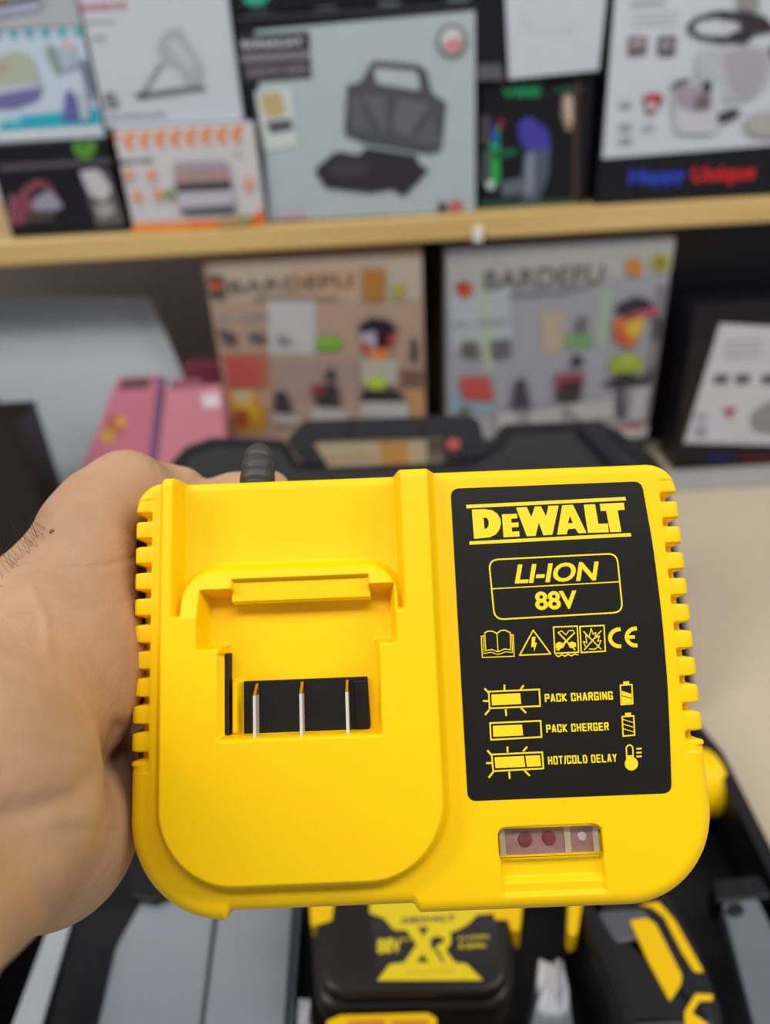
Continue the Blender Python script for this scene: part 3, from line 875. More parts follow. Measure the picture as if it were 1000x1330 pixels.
# hand mixer box over the orange and white cooker box
zt = bz(160, 168, .99)
t, fr, W, H = carton('egg_cooker_box', 'white box with orange triangles and orange base strip on the shelf', bx(172, 290, .988), bx(345, 290, .988), .988, SH, zt, .13, mat('egg_box_card', '#c6c3c6', .5, var=.02))
p = Print(fr)
for i in range(9):
    x = 146 + i * 20; y = 186 - i * 1.3
    p.P([(x, y - 13), (x + 11, y - 14), (x + 3, y), (x + 10, y + 11), (x, y + 8), (x - 6, y)], '#e2843c', .002)
p.P([(168, 290), (280, 285), (320, 293), (345, 272), (346, 293), (178, 302)], '#e8761a').P([(168, 290), (245, 288), (247, 300), (175, 303)], '#eb8c3e').P([(345, 270), (349, 292), (325, 296), (322, 284)], '#dd6a1e')
p.out('orange_border', t)
p = Print(fr, 12)
p.T('MAYER', (156, 213), (200, 204), '#55666c', .02)
for x, y in ((168, 226), (197, 226), (178, 253), (205, 251)): p.O(x, y, 6, 6, '#e08e5e').P([(x - 5, y + 8), (x + 6, y + 8), (x + 6, y + 11), (x - 5, y + 11)], '#cfc6c6')
p.O(323, 238, 6, 10, '#d99a84').S([(306, 200), (312, 198)], .002, '#5c5f66')
p.P([(226, 210), (296, 208), (302, 246), (230, 248)], '#9d97a6', .005)
for i in range(5): p.O(236 + i * 13.5, 228, 6, 11, '#a8867c')
p.P([(229, 238), (300, 234), (301, 246), (230, 249)], '#3c3a44').P([(230, 249), (303, 246), (305, 268), (234, 272)], '#b4b2bc').P([(234, 270), (306, 265), (306, 274), (238, 277)], '#4c4f56')
p.O(221, 251, 8, 6, '#7d9a52').P([(282, 285), (316, 278), (320, 290), (290, 295)], '#b08a58', .004).O(318, 284, 8, 7, '#8f9c58')
p.out('printed_picture', t)
t, fr, W, H = carton('hand_mixer_box', 'white box with a pale hand mixer picture on top of the orange and white box', bx(137, 160, 1.0), bx(316, 155, 1.0), 1.0, zt + .001, 1.62, .14, white_card)
p = Print(fr)
p.T('SHARDOR', (104, 15), (165, 2), '#b8404c', .03).P([(110, 27), (150, 26), (150, 30), (110, 31)], '#9ca4ac').P([(118, 48), (138, 47), (138, 51), (118, 52)], '#8a9298')
K1 = lambda x, y: (x * .36, y * .36)
p.P([K1(*q_) for q_ in [(565, 160), (590, 115), (650, 95), (665, 130), (700, 180), (740, 250), (725, 310), (660, 300), (640, 240), (590, 235), (575, 200)]], '#9fa7ae', .012)
p.P([K1(*q_) for q_ in [(600, 150), (640, 140), (690, 210), (700, 260), (660, 230)]], '#b3bac2', .008)
p.S([K1(580, 235), K1(520, 330)], .004, '#7c8288').P([K1(*q_) for q_ in [(480, 340), (620, 318), (740, 305), (745, 325), (600, 345), (500, 358)]], '#6d7278', .004).P([K1(*q_) for q_ in [(480, 340), (520, 330), (550, 350), (510, 358)]], '#4f5358', .003)
p.T('5', (137, 141), (152, 120), '#6b6f78', .03).P([(140, 150), (215, 146), (216, 150), (140, 154)], '#9aa0a8')
p.out('printed_picture', t)

# teal iron box on a black steam iron box, and one more box on top
zk = bz(80, 183, 1.0)
t, fr, W, H = carton('steam_iron_box', 'black box with a red steam iron picture and green round sticker on the shelf', -.44, bx(163, 290, 1.0), 1.0, SH, zk, .14, black_card)
p = Print(fr)
p.P([(0, 214), (146, 205), (148, 212), (0, 222)], '#4c4a52').O(110, 191, 15, 15, '#4f8a2c').O(108, 188, 4, 4, '#1f3c14')
p.P([(104, 222), (140, 220), (166, 290), (126, 294)], '#5b5a5c').P([(103, 222), (128, 219), (146, 245), (136, 262), (116, 252)], '#b8b8bc', .004).P([(122, 268), (144, 262), (150, 276), (132, 284)], '#9a9a9c', .004)
p.P([(28, 245), (46, 232), (64, 236), (84, 270), (60, 276), (38, 276), (36, 290), (10, 294), (14, 270)], '#7c3c4c', .008).P([(36, 254), (52, 242), (66, 246), (62, 258), (40, 262)], '#191820', .004)
p.P([(44, 258), (66, 246), (84, 270), (60, 274), (42, 272)], '#8f90a0', .005).P([(38, 274), (74, 272), (70, 286), (30, 290)], '#3e3a36').P([(4, 290), (14, 250), (20, 256), (12, 296)], '#8f5a66')
p.out('printed_picture', t)
zj = bz(60, 38, 1.0)
t, fr, W, H = carton('travel_iron_box', 'teal and white box with a violet iron picture stacked on the black steam iron box', -.44, bx(134, 170, 1.0), 1.0, zk + .001, zj, .14, mat('teal_box_card', '#b9c6d6', .5, var=.03))
p = Print(fr)
p.P([(0, 153), (130, 140), (134, 161), (0, 170)], '#1fa3b8').P([(0, 173), (136, 165), (137, 170), (0, 181)], '#d2d4d8').T('IRON', (2, 160), (24, 149), '#bfe3ea', .02)
for i in range(6):
    x = -4 + i * 21; p.P([(x - 6, 42 - i), (x + 6, 41 - i), (x + 7, 48 - i), (x, 52 - i), (x - 5, 48 - i)], '#38aab6', .002)
p.P([(113, 90), (118, 90), (124, 116), (112, 116)], '#3aa6bc').P([(-10, 76), (20, 66), (42, 72), (52, 104), (30, 112), (-10, 116)], '#a5ad9c', .006).P([(-10, 84), (12, 82), (14, 94), (-10, 96)], '#a8938a', .004)
p.P([(-10, 118), (30, 112), (56, 104), (52, 128), (20, 140), (-10, 141)], '#66689a', .006).P([(-10, 116), (56, 106), (54, 112), (-10, 124)], '#b9bcd2')
p.P([(86, 118), (92, 115), (100, 130), (103, 155), (82, 157)], '#5b5f9e', .003).P([(60, 58), (72, 60), (80, 96), (76, 98), (62, 72)], '#7d9488').P([(104, 80), (112, 76), (124, 120), (118, 132)], '#5d6672').O(88, 58, 8, 6, '#c9c2bc').O(87, 57, 3, 3, '#c4582c').P([(74, 66), (98, 62), (100, 86), (82, 92)], '#9fb0bc', .004).P([(100, 120), (114, 118), (117, 154), (106, 156)], '#aeb6c2')
p.out('printed_picture', t)
t, fr, W, H = carton('flat_iron_box', 'grey box with a lilac iron picture, topmost at the upper left', -.44, bx(106, 35, 1.0), 1.003, zj + .001, 1.62, .14, mat('light_grey_card', '#a2a8ab', .5, var=.03))
p = Print(fr)
p.P([(-20, 14), (50, -2), (60, 2), (54, 14), (0, 25), (-20, 26)], '#8a8299', .004).P([(-20, 8), (50, -6), (52, 0), (-20, 18)], '#3c3a44').P([(-20, 14), (50, 2), (50, 10), (-20, 21)], '#aeb0cc').P([(-20, -20), (30, -20), (10, -2), (-20, 8)], '#a98240')
p.out('printed_picture', t)

# dark blender box, white panel box above, food processor box
t, fr, W, H = carton('lit_blender_box', 'dark box with green lettering and a violet glowing blender picture on the shelf', .139, .272, 1.01, SH, bz(690, 103, 1.01), .12, black_card)
p = Print(fr)
p.P([(617, 262), (750, 258), (750, 271), (617, 274)], '#1d4a34').T('VIBE', (651, 127), (703, 110), '#17995c', .04).T('LED', (722, 120), (756, 111), '#12744a', .03)
p.P([(672, 160), (688, 150), (712, 170), (716, 200), (692, 200), (676, 188)], '#3f389c', .006).P([(680, 196), (714, 192), (712, 230), (698, 262), (676, 262)], '#4a5568', .006).P([(684, 200), (694, 198), (692, 250), (682, 254)], '#7d8a96', .003)
p.P([(636, 186), (648, 160), (649, 236), (636, 240)], '#18a44a', .003).P([(638, 160), (644, 168), (648, 186), (640, 190)], '#2c3fae', .002).P([(622, 150), (636, 150), (636, 184), (622, 190)], '#4a474c', .003).P([(625, 196), (638, 194), (638, 238), (622, 240)], '#44484c', .003).O(637, 240, 6, 6, '#b9cfc4').O(650, 160, 4, 5, '#8f2440')
p.P([(730, 122), (750, 122), (752, 164), (736, 172), (728, 150)], '#8a7768', .005).P([(732, 126), (742, 125), (744, 158), (736, 160)], '#c0ab98', .003).P([(640, 196), (670, 192), (672, 200), (640, 206)], '#155c3c').P([(650, 236), (680, 230), (684, 250), (652, 256)], '#5b6470', .004)
p.P([(744, 100), (752, 100), (750, 258), (742, 258)], '#3a2c28')
p.out('printed_picture', t)
zb = bz(690, 103, 1.01)
t, fr, W, H = carton('kettle_box', 'black box with a blank white front panel, above the dark blender box', .132, .277, 1.0, zb + .001, 1.62, .12, black_card)
p = Print(fr)
p.P([(655, -30), (790, -30), (777, 91), (661, 103)], '#bfc6d0').S([(676, 20), (690, 38), (716, 42), (744, 38)], .0012, '#a7aeb8').P([(618, 84), (650, 82), (655, 104), (618, 104)], '#55545c')
p.out('white_panel', t)
t, fr, W, H = carton('food_processor_box', 'black and white food processor box with blue and red lettering on the shelf', .280, .56, .995, SH, 1.62, .15, black_card)
p = Print(fr)
p.P([(803, -60), (1100, -60), (1100, 181), (782, 206)], '#c3c8d2'); p.out('white_panel', t)
p = Print(fr, 2)
p.T('Happy', (815, 245), (893, 216), '#2340b8', .04).T('Unique', (896, 243), (983, 212), '#c41f28', .04); p.out('printed_lettering', t)
p = Print(fr, 5)
K3 = lambda x, y: (780 + x * .22, y * .22)
p.P([K3(*q_) for q_ in [(175, 20), (385, 8), (385, 20), (178, 34)]], '#5c5f68')
for yy in (80, 115, 150): p.P([K3(180, yy), K3(460, yy - 14), K3(460, yy - 8), K3(180, yy + 6)], '#a8adb6')
p.P([K3(*q_) for q_ in [(160, 215), (275, 212), (268, 325), (155, 335)]], '#6a5c5e', .003).P([K3(*q_) for q_ in [(175, 240), (265, 225), (250, 270), (170, 275)]], '#a39a9c', .003).P([K3(*q_) for q_ in [(335, 212), (448, 208), (435, 335), (330, 330)]], '#5c5a60', .003).P([K3(*q_) for q_ in [(350, 240), (430, 236), (400, 290), (350, 290)]], '#8f8c92', .003)
p.P([K3(*q_) for q_ in [(242, 585), (270, 552), (350, 550), (372, 585), (310, 675), (270, 680)]], '#5c4448', .003).P([K3(*q_) for q_ in [(245, 580), (275, 552), (350, 550), (365, 590), (300, 600)]], '#b22c30', .002).O(*K3(295, 625), 7, 6, '#c9b4b2')
for yy in (600, 730, 810): p.P([K3(110, yy), K3(180, yy - 6), K3(176, yy + 36), K3(108, yy + 40)], '#9398a4', .002)
p.P([K3(245, 735), K3(315, 730), K3(312, 765), K3(245, 768)], '#a5a9b4', .002)
p.P([K3(*q_) for q_ in [(560, 280), (700, 300), (1000, 260), (1010, 450), (900, 590), (640, 590), (560, 480)]], '#aeb2ba', .02)
p.P([K3(*q_) for q_ in [(710, 300), (980, 280), (970, 480), (880, 580), (760, 560)]], '#a19ea6', .015)
p.S([K3(*q_) for q_ in [(740, 240), (600, 215), (530, 185), (520, 150), (560, 115), (650, 90)]], .005, '#3d3034')
p.P([K3(*q_) for q_ in [(610, 80), (700, 60), (830, 70), (960, 90), (1040, 180), (900, 200), (860, 260), (730, 240), (760, 190), (830, 180), (820, 120), (700, 105)]], '#33292d', .006).P([K3(*q_) for q_ in [(560, 130), (700, 110), (750, 200), (640, 215), (550, 190)]], '#c0c4cc', .006)
p.P([K3(*q_) for q_ in [(800, -30), (930, -30), (930, 60), (870, 70), (800, 40)]], '#8a8a84', .006).P([K3(*q_) for q_ in [(985, 270), (1080, 280), (1060, 360), (990, 340)]], '#4a4048', .004)
p.P([K3(*q_) for q_ in [(415, 520), (700, 480), (720, 640), (680, 790), (440, 790)]], '#bcbec6', .01).P([K3(*q_) for q_ in [(420, 520), (560, 500), (660, 560), (640, 660), (560, 670), (440, 630)]], '#9b9098', .008).S([K3(*q_) for q_ in [(415, 515), (440, 490), (510, 470)]], .004, '#443c40')
p.P([K3(*q_) for q_ in [(590, 480), (650, 475), (645, 550), (600, 550)]], '#2c2428', .004).P([K3(*q_) for q_ in [(560, 560), (640, 560), (640, 640), (540, 640)]], '#6e5f64', .004).P([K3(*q_) for q_ in [(670, 680), (760, 640), (825, 645), (800, 690), (690, 725)]], '#332b30', .005).P([K3(*q_) for q_ in [(830, 700), (960, 650), (1060, 680), (1060, 810), (880, 800)]], '#a5a29e', .01)
p.out('printed_picture', t)

# ---------------------------------------------------------------- under the shelf
# two blender and mincer boxes
bar1, bar2 = mat('peach_card', '#a98f7e', .5, var=.05, scale=8), mat('pale_grey_card', '#94979f', .5, var=.05, scale=8)
t, fr, W, H = carton('peach_blender_box', 'peach coloured kitchen machine box standing under the shelf, left of the pale one', -.2125, .066, 1.0, CTR, bz(400, 330, 1.0), .14, bar1)
M1 = lambda x, y: (260 + x * .3, 330 + y * .3)
p = Print(fr)
p.P([M1(*q_) for q_ in [(40, 20), (960, 10), (960, 200), (60, 200)]], '#b0a596', .004).P([M1(*q_) for q_ in [(290, 200), (500, 200), (500, 430), (300, 430)]], '#b5b6ba').P([M1(*q_) for q_ in [(380, 60), (690, 50), (690, 180), (380, 190)]], '#b8987f', .004)
p.P([M1(*q_) for q_ in [(300, 460), (680, 460), (690, 620), (320, 640)]], '#9c8580').P([M1(*q_) for q_ in [(870, 500), (965, 500), (965, 590), (870, 590)]], '#6d5148').P([M1(*q_) for q_ in [(880, 580), (970, 580), (965, 700), (890, 700)]], '#b0875e')
p.P([M1(*q_) for q_ in [(95, 430), (290, 430), (300, 580), (120, 580)]], '#a86450').P([M1(*q_) for q_ in [(110, 450), (245, 450), (265, 575), (130, 580)]], '#b3504c', .003)
p.P([M1(*q_) for q_ in [(120, 590), (240, 590), (290, 680), (290, 760), (150, 770)]], '#c28a2c').P([M1(*q_) for q_ in [(140, 620), (200, 600), (260, 690), (200, 740)]], '#cfa934', .01).O(*M1(180, 710), 11, 12, '#a3512a').P([M1(*q_) for q_ in [(130, 590), (230, 585), (230, 640), (150, 650)]], '#bfb088', .01)
p.P([(390, 566), (585, 562), (585, 603), (392, 606)], '#b5a68c').P([(492, 566), (530, 564), (530, 604), (494, 605)], '#b88a4c').T('BARDEFU', (425, 600), (488, 588), '#8b6f52', .0)
p.out('printed_background', t)
p = Print(fr, 18)
p.P([M1(*q_) for q_ in [(32, 90), (100, 90), (115, 190), (45, 190)]], '#4c4346', .004).P([M1(*q_) for q_ in [(36, 110), (95, 105), (98, 125), (40, 130)]], '#7e2c24').P([M1(*q_) for q_ in [(40, 125), (98, 125), (100, 145), (45, 148)]], '#c05f2a')
p.T('BARDEFU', M1(130, 168), M1(655, 82), '#5e564c', .0).P([M1(230, 178), M1(600, 182), M1(600, 190), M1(230, 190)], '#8a7c70')
p.P([M1(*q_) for q_ in [(700, 60), (800, 60), (800, 195), (705, 195)]], '#a67234', .002).P([M1(*q_) for q_ in [(830, 130), (890, 130), (880, 190), (840, 190)]], '#a59c3c', .006)
p.T('BF - SERIES', M1(85, 290), M1(295, 250), '#7c88a4', .0).T('5L', M1(335, 390), M1(400, 345), '#6a6c7c', .02)
p.P([M1(*q_) for q_ in [(500, 355), (610, 355), (615, 410), (505, 410)]], '#74a83c', .003)
p.out('printed_text', t)
p = Print(fr, 22)
def machine(p, M, pts_sets, t, splits):
    k = 0
    for nm, n_ in splits:
        for c, pts in pts_sets[k:k + n_]: p.P([M(*q_) for q_ in pts], c, .003)
        k += n_; p.out(nm, t); p = Print(p.fr, p.k)
machine(p, M1, [('#4c4650', [(70, 320), (155, 340), (160, 390), (110, 390)]), ('#5a545c', [(210, 335), (280, 340), (285, 385), (220, 380)]),
    ('#1f1c2c', [(680, 310), (740, 270), (820, 285), (860, 330), (780, 345), (700, 345)]), ('#a6a2bc', [(690, 340), (760, 330), (760, 420), (720, 420)]), ('#33121a', [(765, 320), (845, 330), (820, 410), (760, 400)]), ('#b03044', [(695, 385), (740, 380), (740, 420), (715, 430)]), ('#b0404a', [(820, 340), (850, 345), (840, 390), (815, 390)]),
    ('#cf7c30', [(720, 415), (820, 400), (810, 460), (740, 460)]), ('#a8a89c', [(690, 450), (860, 450), (850, 560), (700, 560)]), ('#a8c23a', [(720, 530), (800, 530), (800, 580), (730, 580)]), ('#27242a', [(705, 580), (850, 580), (895, 635), (690, 635)]), ('#a9a9ad', [(695, 635), (900, 635), (905, 705), (690, 700)]),
    ('#2c2a34', [(915, 350), (935, 370), (940, 465), (910, 460)]),
    ('#3c3642', [(540, 500), (580, 490), (590, 540), (545, 545)]), ('#6e3a46', [(480, 570), (600, 570), (595, 620), (490, 620)]), ('#2f2a30', [(505, 560), (590, 560), (610, 655), (500, 650)]), ('#7a3240', [(485, 560), (540, 560), (530, 615), (485, 600)]), ('#a9a6a8', [(480, 655), (640, 665), (635, 720), (480, 715)]),
    ('#332d38', [(325, 590), (370, 590), (405, 680), (320, 670)]), ('#a9a9ae', [(310, 685), (430, 690), (420, 730), (310, 725)])], t, (('printed_icon', 1), ('printed_icon', 1), ('jug_picture', 11), ('printed_bottle', 1), ('mincer_picture', 5), ('grinder_picture', 2)))

t, fr, W, H = carton('pale_blender_box', 'pale grey kitchen machine box with colourful jug picture, right of the peach box', .0965, .388, 1.0, CTR, bz(730, 314, 1.0), .14, bar2)
M2 = lambda x, y: (570 + x * .33, 310 + y * .33)
p = Print(fr)
p.P([M2(*q_) for q_ in [(20, 80), (960, 0), (940, 130), (40, 220)]], '#a3a5a4', .002).P([M2(*q_) for q_ in [(40, 200), (280, 190), (290, 420), (50, 440)]], '#a7aeb2', .004).P([M2(*q_) for q_ in [(160, 130), (190, 130), (215, 520), (180, 520)]], '#a9b29c').P([M2(*q_) for q_ in [(400, 290), (490, 280), (490, 440), (410, 460)]], '#a99b88', .003).P([M2(*q_) for q_ in [(630, 200), (690, 200), (660, 430), (610, 430)]], '#93a596').P([M2(*q_) for q_ in [(860, 180), (910, 180), (880, 520), (840, 640), (800, 640)]], '#77747a')
p.P([M2(*q_) for q_ in [(500, 370), (600, 370), (600, 430), (490, 430)]], '#6f9468', .003).P([M2(*q_) for q_ in [(40, 590), (200, 600), (230, 690), (45, 680)]], '#7f9cae', .006)
p.P([M2(*q_) for q_ in [(600, 780), (690, 780), (870, 775), (870, 730), (700, 740)]], '#b3b3b6').P([M2(*q_) for q_ in [(700, 735), (800, 728), (800, 745), (700, 752)]], '#a84a50')
p.P([M2(*q_) for q_ in [(0, 790), (868, 782), (862, 1000), (0, 1000)]], '#131317').O(*M2(765, 830), 12, 10, '#3f6a20').O(*M2(765, 830), 4, 4, '#14200e')
p.out('printed_background', t)
p = Print(fr, 16)
p.O(*M2(100, 200), 11, 10, '#b5542c').P([M2(*q_) for q_ in [(65, 175), (95, 165), (130, 180), (100, 200), (70, 200)]], '#a43328', .002)
p.T('BARDEFU', M2(178, 200), M2(650, 98), '#55565c', .0).P([M2(*q_) for q_ in [(270, 215), (470, 205), (600, 180), (600, 186), (480, 215), (280, 225)]], '#75777e')
p.O(*M2(765, 108), 11, 12, '#c07a2c').O(*M2(868, 92), 12, 12, '#a89a3c').O(*M2(868, 92), 6, 6, '#6b6a30')
p.T('BF - SERIES', M2(60, 345), M2(280, 310), '#8087a0', .0).P([M2(*q_) for q_ in [(80, 540), (200, 540), (215, 640), (90, 630)]], '#b34a4c', .006)
p.out('printed_text', t)
p = Print(fr, 24)
machine(p, M2, [('#5c5a58', [(85, 405), (150, 400), (155, 465), (95, 465)]), ('#5f5d62', [(200, 400), (280, 390), (280, 460), (210, 470)]), ('#60606a', [(540, 310), (580, 300), (580, 360), (530, 360)]),
    ('#26242c', [(690, 290), (700, 255), (770, 225), (830, 240), (840, 270), (780, 300)]), ('#a84a60', [(735, 295), (850, 262), (860, 290), (790, 320)]), ('#c2642c', [(680, 310), (770, 310), (780, 380), (760, 430), (690, 400)]), ('#c9a93c', [(730, 330), (810, 300), (790, 380), (740, 380)]), ('#b84c30', [(690, 350), (740, 390), (730, 410), (690, 400)]), ('#8fa23a', [(665, 490), (700, 450), (800, 460), (800, 520), (670, 525)]), ('#a7b13e', [(720, 450), (760, 450), (760, 490), (720, 490)]),
    ('#25232a', [(630, 570), (720, 530), (800, 545), (840, 500), (830, 560), (700, 580)]), ('#a6a7ae', [(760, 580), (830, 575), (800, 710), (740, 710)]), ('#3d3d46', [(700, 580), (725, 580), (725, 700), (700, 700)]), ('#2c2a30', [(850, 300), (870, 310), (860, 390), (840, 390)]),
    ('#2e2a34', [(510, 490), (530, 450), (565, 460), (560, 500)]), ('#8a3a4c', [(450, 530), (570, 520), (560, 600), (460, 600)]), ('#2e2830', [(480, 560), (560, 545), (550, 635), (450, 630)]), ('#a8a8ac', [(490, 650), (680, 620), (690, 700), (560, 710)]),
    ('#3d3744', [(300, 550), (335, 545), (360, 660), (280, 665)]), ('#aaaab0', [(225, 680), (300, 670), (300, 740), (230, 745)]), ('#a4a4aa', [(350, 670), (480, 650), (480, 725), (355, 735)]), ('#506838', [(80, 660), (100, 650), (130, 670), (110, 685), (80, 680)])], t, (('printed_icon', 1), ('printed_icon', 1), ('printed_icon', 1), ('jug_picture', 11), ('mincer_picture', 4), ('grinder_picture', 3), ('printed_leaf', 1)))

# black block added as the shade in the gap, then dark cartons
carton('gap_shade_block', 'tall black block added as the shade between and behind the two kitchen machine boxes', .07, .40, 1.145, CTR, 1.228, .09, black_card)
carton('dark_flat_carton', 'dark carton lying behind the top edge of the peach box', -.02, .060, 1.145, CTR, 1.226, .09, mat('dim_carton', '#3a3a40', .4))
t, fr, W, H = carton('black_angled_carton', 'black glossy carton standing in the shade right of the pale kitchen machine box', .405, .62, 1.05, CTR, 1.226, .18, black_card)
carton('brown_carton', 'plain brown carton at the far right under the shelf', .63, .85, 1.03, CTR, 1.22, .2, mat('brown_card', '#8a7154', .6))
# leaning food processor box on the right
yb = .955
t, fr, W, H = carton('processor_box_leaning', 'white fronted food processor box leaning under the shelf at the right edge', .415, .66, yb, CTR + .0046, 1.137, .06, black_card, lean=4)
p = Print(fr)
p.P([(935, 420), (1100, 430), (1100, 580), (888, 575)], '#bfc0c6')
p.out('white_panel', t)
p = Print(fr, 2)
M3 = lambda x, y: (540 + x * .46, 280 + y * .46)
for yy in (355, 375, 395): p.P([M3(870, yy), M3(980, yy - 6), M3(980, yy), M3(870, yy + 6)], '#8f9098')
for x in (840, 900, 975): p.P([M3(x, 450), M3(x + 42, 445), M3(x + 40, 475), M3(x, 475)], '#55535a', .002)
p.P([M3(*q_) for q_ in [(865, 545), (905, 540), (885, 575)]], '#a02c34').P([M3(*q_) for q_ in [(940, 560), (1000, 520), (1060, 520), (1060, 620), (950, 610)]], '#8a8688', .01)
for yy in (560, 590, 610): p.P([M3(790, yy), M3(820, yy - 2), M3(818, yy + 12), M3(788, yy + 14)], '#8f92a0', .001)
p.T('Happy', (915, 601), (955, 588), '#232a6c', .03).T('Unique', (958, 601), (1005, 588), '#7c1c28', .03)
p.out('printed_picture', t)
b = MB(); b.box((.33, .90, CTR + .0004), (.62, .948, CTR + .006), mat('white_flap', '#a5a3a2', .5)); tag(b.build('folded_card', bevel=.001), 'flat white card lying on the counter before the leaning box', 'card')

# pale board, black carton, pink boxes on the left
fr = Frame(at_z(60, 636, CTR + .0038), (1, .02, 0), (0, .36, 1))
t = empty('leaning_board', fr, 'large pale grey board leaning back at the left under the shelf', 'board')
b = MB(); q = [fr.px(*p_) for p_ in [(-75, 385), (195, 385), (262, 545)]]
q = [(0.0, 0.0), fr.px(0, 522), q[0], q[1], q[2], (q[2][0] + .012, 0.0)]
b.prism(q, -.010, 0, mat('pale_board', '#b2b9bf', .35, var=.08, scale=4)); b.build('board_panel', t, bevel=.002)
zz = bz(10, 552, .83)
carton('black_storage_carton', 'black carton half hidden at the left edge behind the forearm', -.80, bx(48, 640, .83), .83, CTR, zz, .07, black_card)
zz = bz(210, 477, 1.03)
carton('dark_red_carton', 'dark red carton showing as a strip above the two pink boxes', bx(240, 485, 1.03), bx(288, 485, 1.03), 1.03, CTR, zz, .025, mat('dark_red_card', '#7a3a48', .45, var=.08))
pk = mat('pink_card', '#b8687a', .45, var=.08, scale=14); pk2 = mat('rose_card', '#c07684', .45, var=.05, scale=14)
for nm, lb, tl, tr, bl, br, mt in (('pink_gift_box', 'pink gift box with an orange flower print, left one of the pink pair', (152, 490), (207, 487), (112, 592), (196, 600), pk),
                                   ('pink_gift_box', 'plain rose pink gift box against the peach box, right one of the pink pair', (214, 503), (287, 499), (202, 604), (296, 606), pk2)):
    fr = Frame((bx(*tl, .93), .85, CTR + .017), (1, 0, 0), (0, .50, 1)); fr.size = (.5, .5)
    t = empty(nm, fr, lb, 'box', 'pink gift boxes left of the blender boxes')
    TL, TR, BL, BR = (fr.px(*p_) for p_ in (tl, tr, bl, br))
    dn = lambda A_, B_: (B_[0] + (B_[0] - A_[0]) * B_[1] / (A_[1] - B_[1]), 0.0)
    b = MB(); b.prism([dn(TL, BL), dn(TR, BR), TR, TL], -.035, 0, mt); b.build('carton', t, bevel=.003)
    p = Print(fr)
    if mt is pk:
        p.O(150, 553, 12, 14, '#a8563c').O(140, 566, 10, 9, '#b8902f').O(158, 548, 8, 8, '#c58f4a').P([(160, 492), (198, 490), (192, 504), (154, 506)], '#5c3440', .003)
        p.P([(205, 489), (213, 489), (204, 598), (194, 598)], '#6f4470')
        p.out('printed_flowers', t)
    else:
        p.P([(262, 512), (284, 510), (287, 528), (264, 530)], '#d7c4cc', .002); p.P([(222, 494), (262, 492), (262, 503), (219, 505)], '#8d4a5c', .002); p.out('price_sticker', t)

# ------------------------------------------------------------------ tool case
cblk = mat('case_black', '#131316', .42, var=.12, spec=.3)
cgls = mat('tray_painted_sheen', '#8a8f99', .22, var=.14, scale=7, coat=.6)  # black plastic; the reflected sheen is put into this grey base
cgry = mat('rim_painted_sheen', '#a3a6ac', .35, var=.1)  # reflection along the case rim, painted as light grey
TZ = lambda px, py, z: tuple(float(v_) for v_ in at_z(px, py, z)[:2])
case = empty('tool_case', (0, .33, CTR), 'open black plastic tool case holding the battery and the power drill', 'tool case')
O3 = np.array([0, .33, CTR])


def cs(poly_px, z0, z1, m_, name, r=0, bev=.0015, parent=None, label=None, soft=0):
    P_ = [TZ(*p_, z1) for p_ in poly_px]; P_ = [(x, y - .33) for x, y in P_]
    if r: P_ = rnd(P_, r)
    b = MB()
    if soft: b.slab(P_, z0 - CTR, z1 - CTR, soft, m_)
    else: b.prism(P_, z0 - CTR, z1 - CTR, m_)
    return b.build(name, parent or case, bevel=0 if soft else bev, label=label)


b = MB()
b.prism([(-.275, -.17), (0.254, -.17), (0.254, 0.073), (0.244, 0.112), (.22, .19), (-.26, .19)], .001, .010, cblk)
b.build('case_base', case, bevel=.002)
b = MB()
out_ = rnd([(-.275, -.17), (0.254, -.17), (0.254, 0.073), (0.244, 0.112), (.22, .19), (-.24, .19), (-.275, .15)], .006)
inn_ = inset(out_, .010); n_ = len(out_)
vs = [(x, y, .010) for x, y in out_] + [(x, y, .066) for x, y in out_] + [(x, y, .066) for x, y in inn_] + [(x, y, .010) for x, y in inn_]
b.add(vs, [[k * n_ + i, k * n_ + (i + 1) % n_, (k + 1) * n_ + (i + 1) % n_, (k + 1) * n_ + i] for k in range(3) for i in range(n_)], cblk)
b.build('case_rim', case, bevel=.002)
# tray: left half
cs([(98, 1180), (395, 1165), (378, 1345), (60, 1345)], .911, .930, cblk, 'tray', .003)
cs([(186, 1166), (281, 1160), (258, 1345), (124, 1345), (150, 1230)], .931, .9365, cgls, 'tray_panel', .004, label='glossy black tray panel with its grey sheen painted in')
cs([(286, 1160), (382, 1160), (369, 1345), (262, 1345)], .931, .9365, cgls, 'tray_panel', .003, label='glossy black tray panel with its grey sheen painted in')
cs([(93, 1196), (62, 1204), (10, 1345), (50, 1345)], .9665, .9685, cgry, 'rim_strip', .002, label='glossy rim strip with its reflection painted light grey')
cs([(165, 1118), (214, 1122), (222, 1160), (200, 1170), (170, 1164)], .937, .945, cblk, 'finger_hook', .004)
cs([(386, 1160), (393, 1160), (380, 1345), (373, 1345)], .931, .940, mat('ridge_grey', '#4a5261', .3), 'tray_ridge', 0)
# right side
cs([(925, 1142), (986, 1136), (1004, 1165), (930, 1172)], .945, .967, cblk, 'latch_block', .003)
cs([(938, 1172), (984, 1166), (1003, 1205), (1045, 1345), (982, 1345)], .955, .9672, mat('side_pocket_grey', '#6c6f78', .3, var=.15, scale=9, coat=.5), 'side_pocket', .003, label='grey glossy side pocket')
cs([(955 + 12 * math.cos(a_ / 10 * math.pi) , 1181 + 9 * math.sin(a_ / 10 * math.pi)) for a_ in range(20)], .9674, .969, cblk, 'pocket_hole')
for q_ in ((942, 1151), (968, 1149)): cs([(q_[0] + 4 * math.cos(a_ / 5 * math.pi), q_[1] + 4 * math.sin(a_ / 5 * math.pi)) for a_ in range(10)], .9672, .968, mat('screw_dark', '#0c0c0e', .4), 'screw')
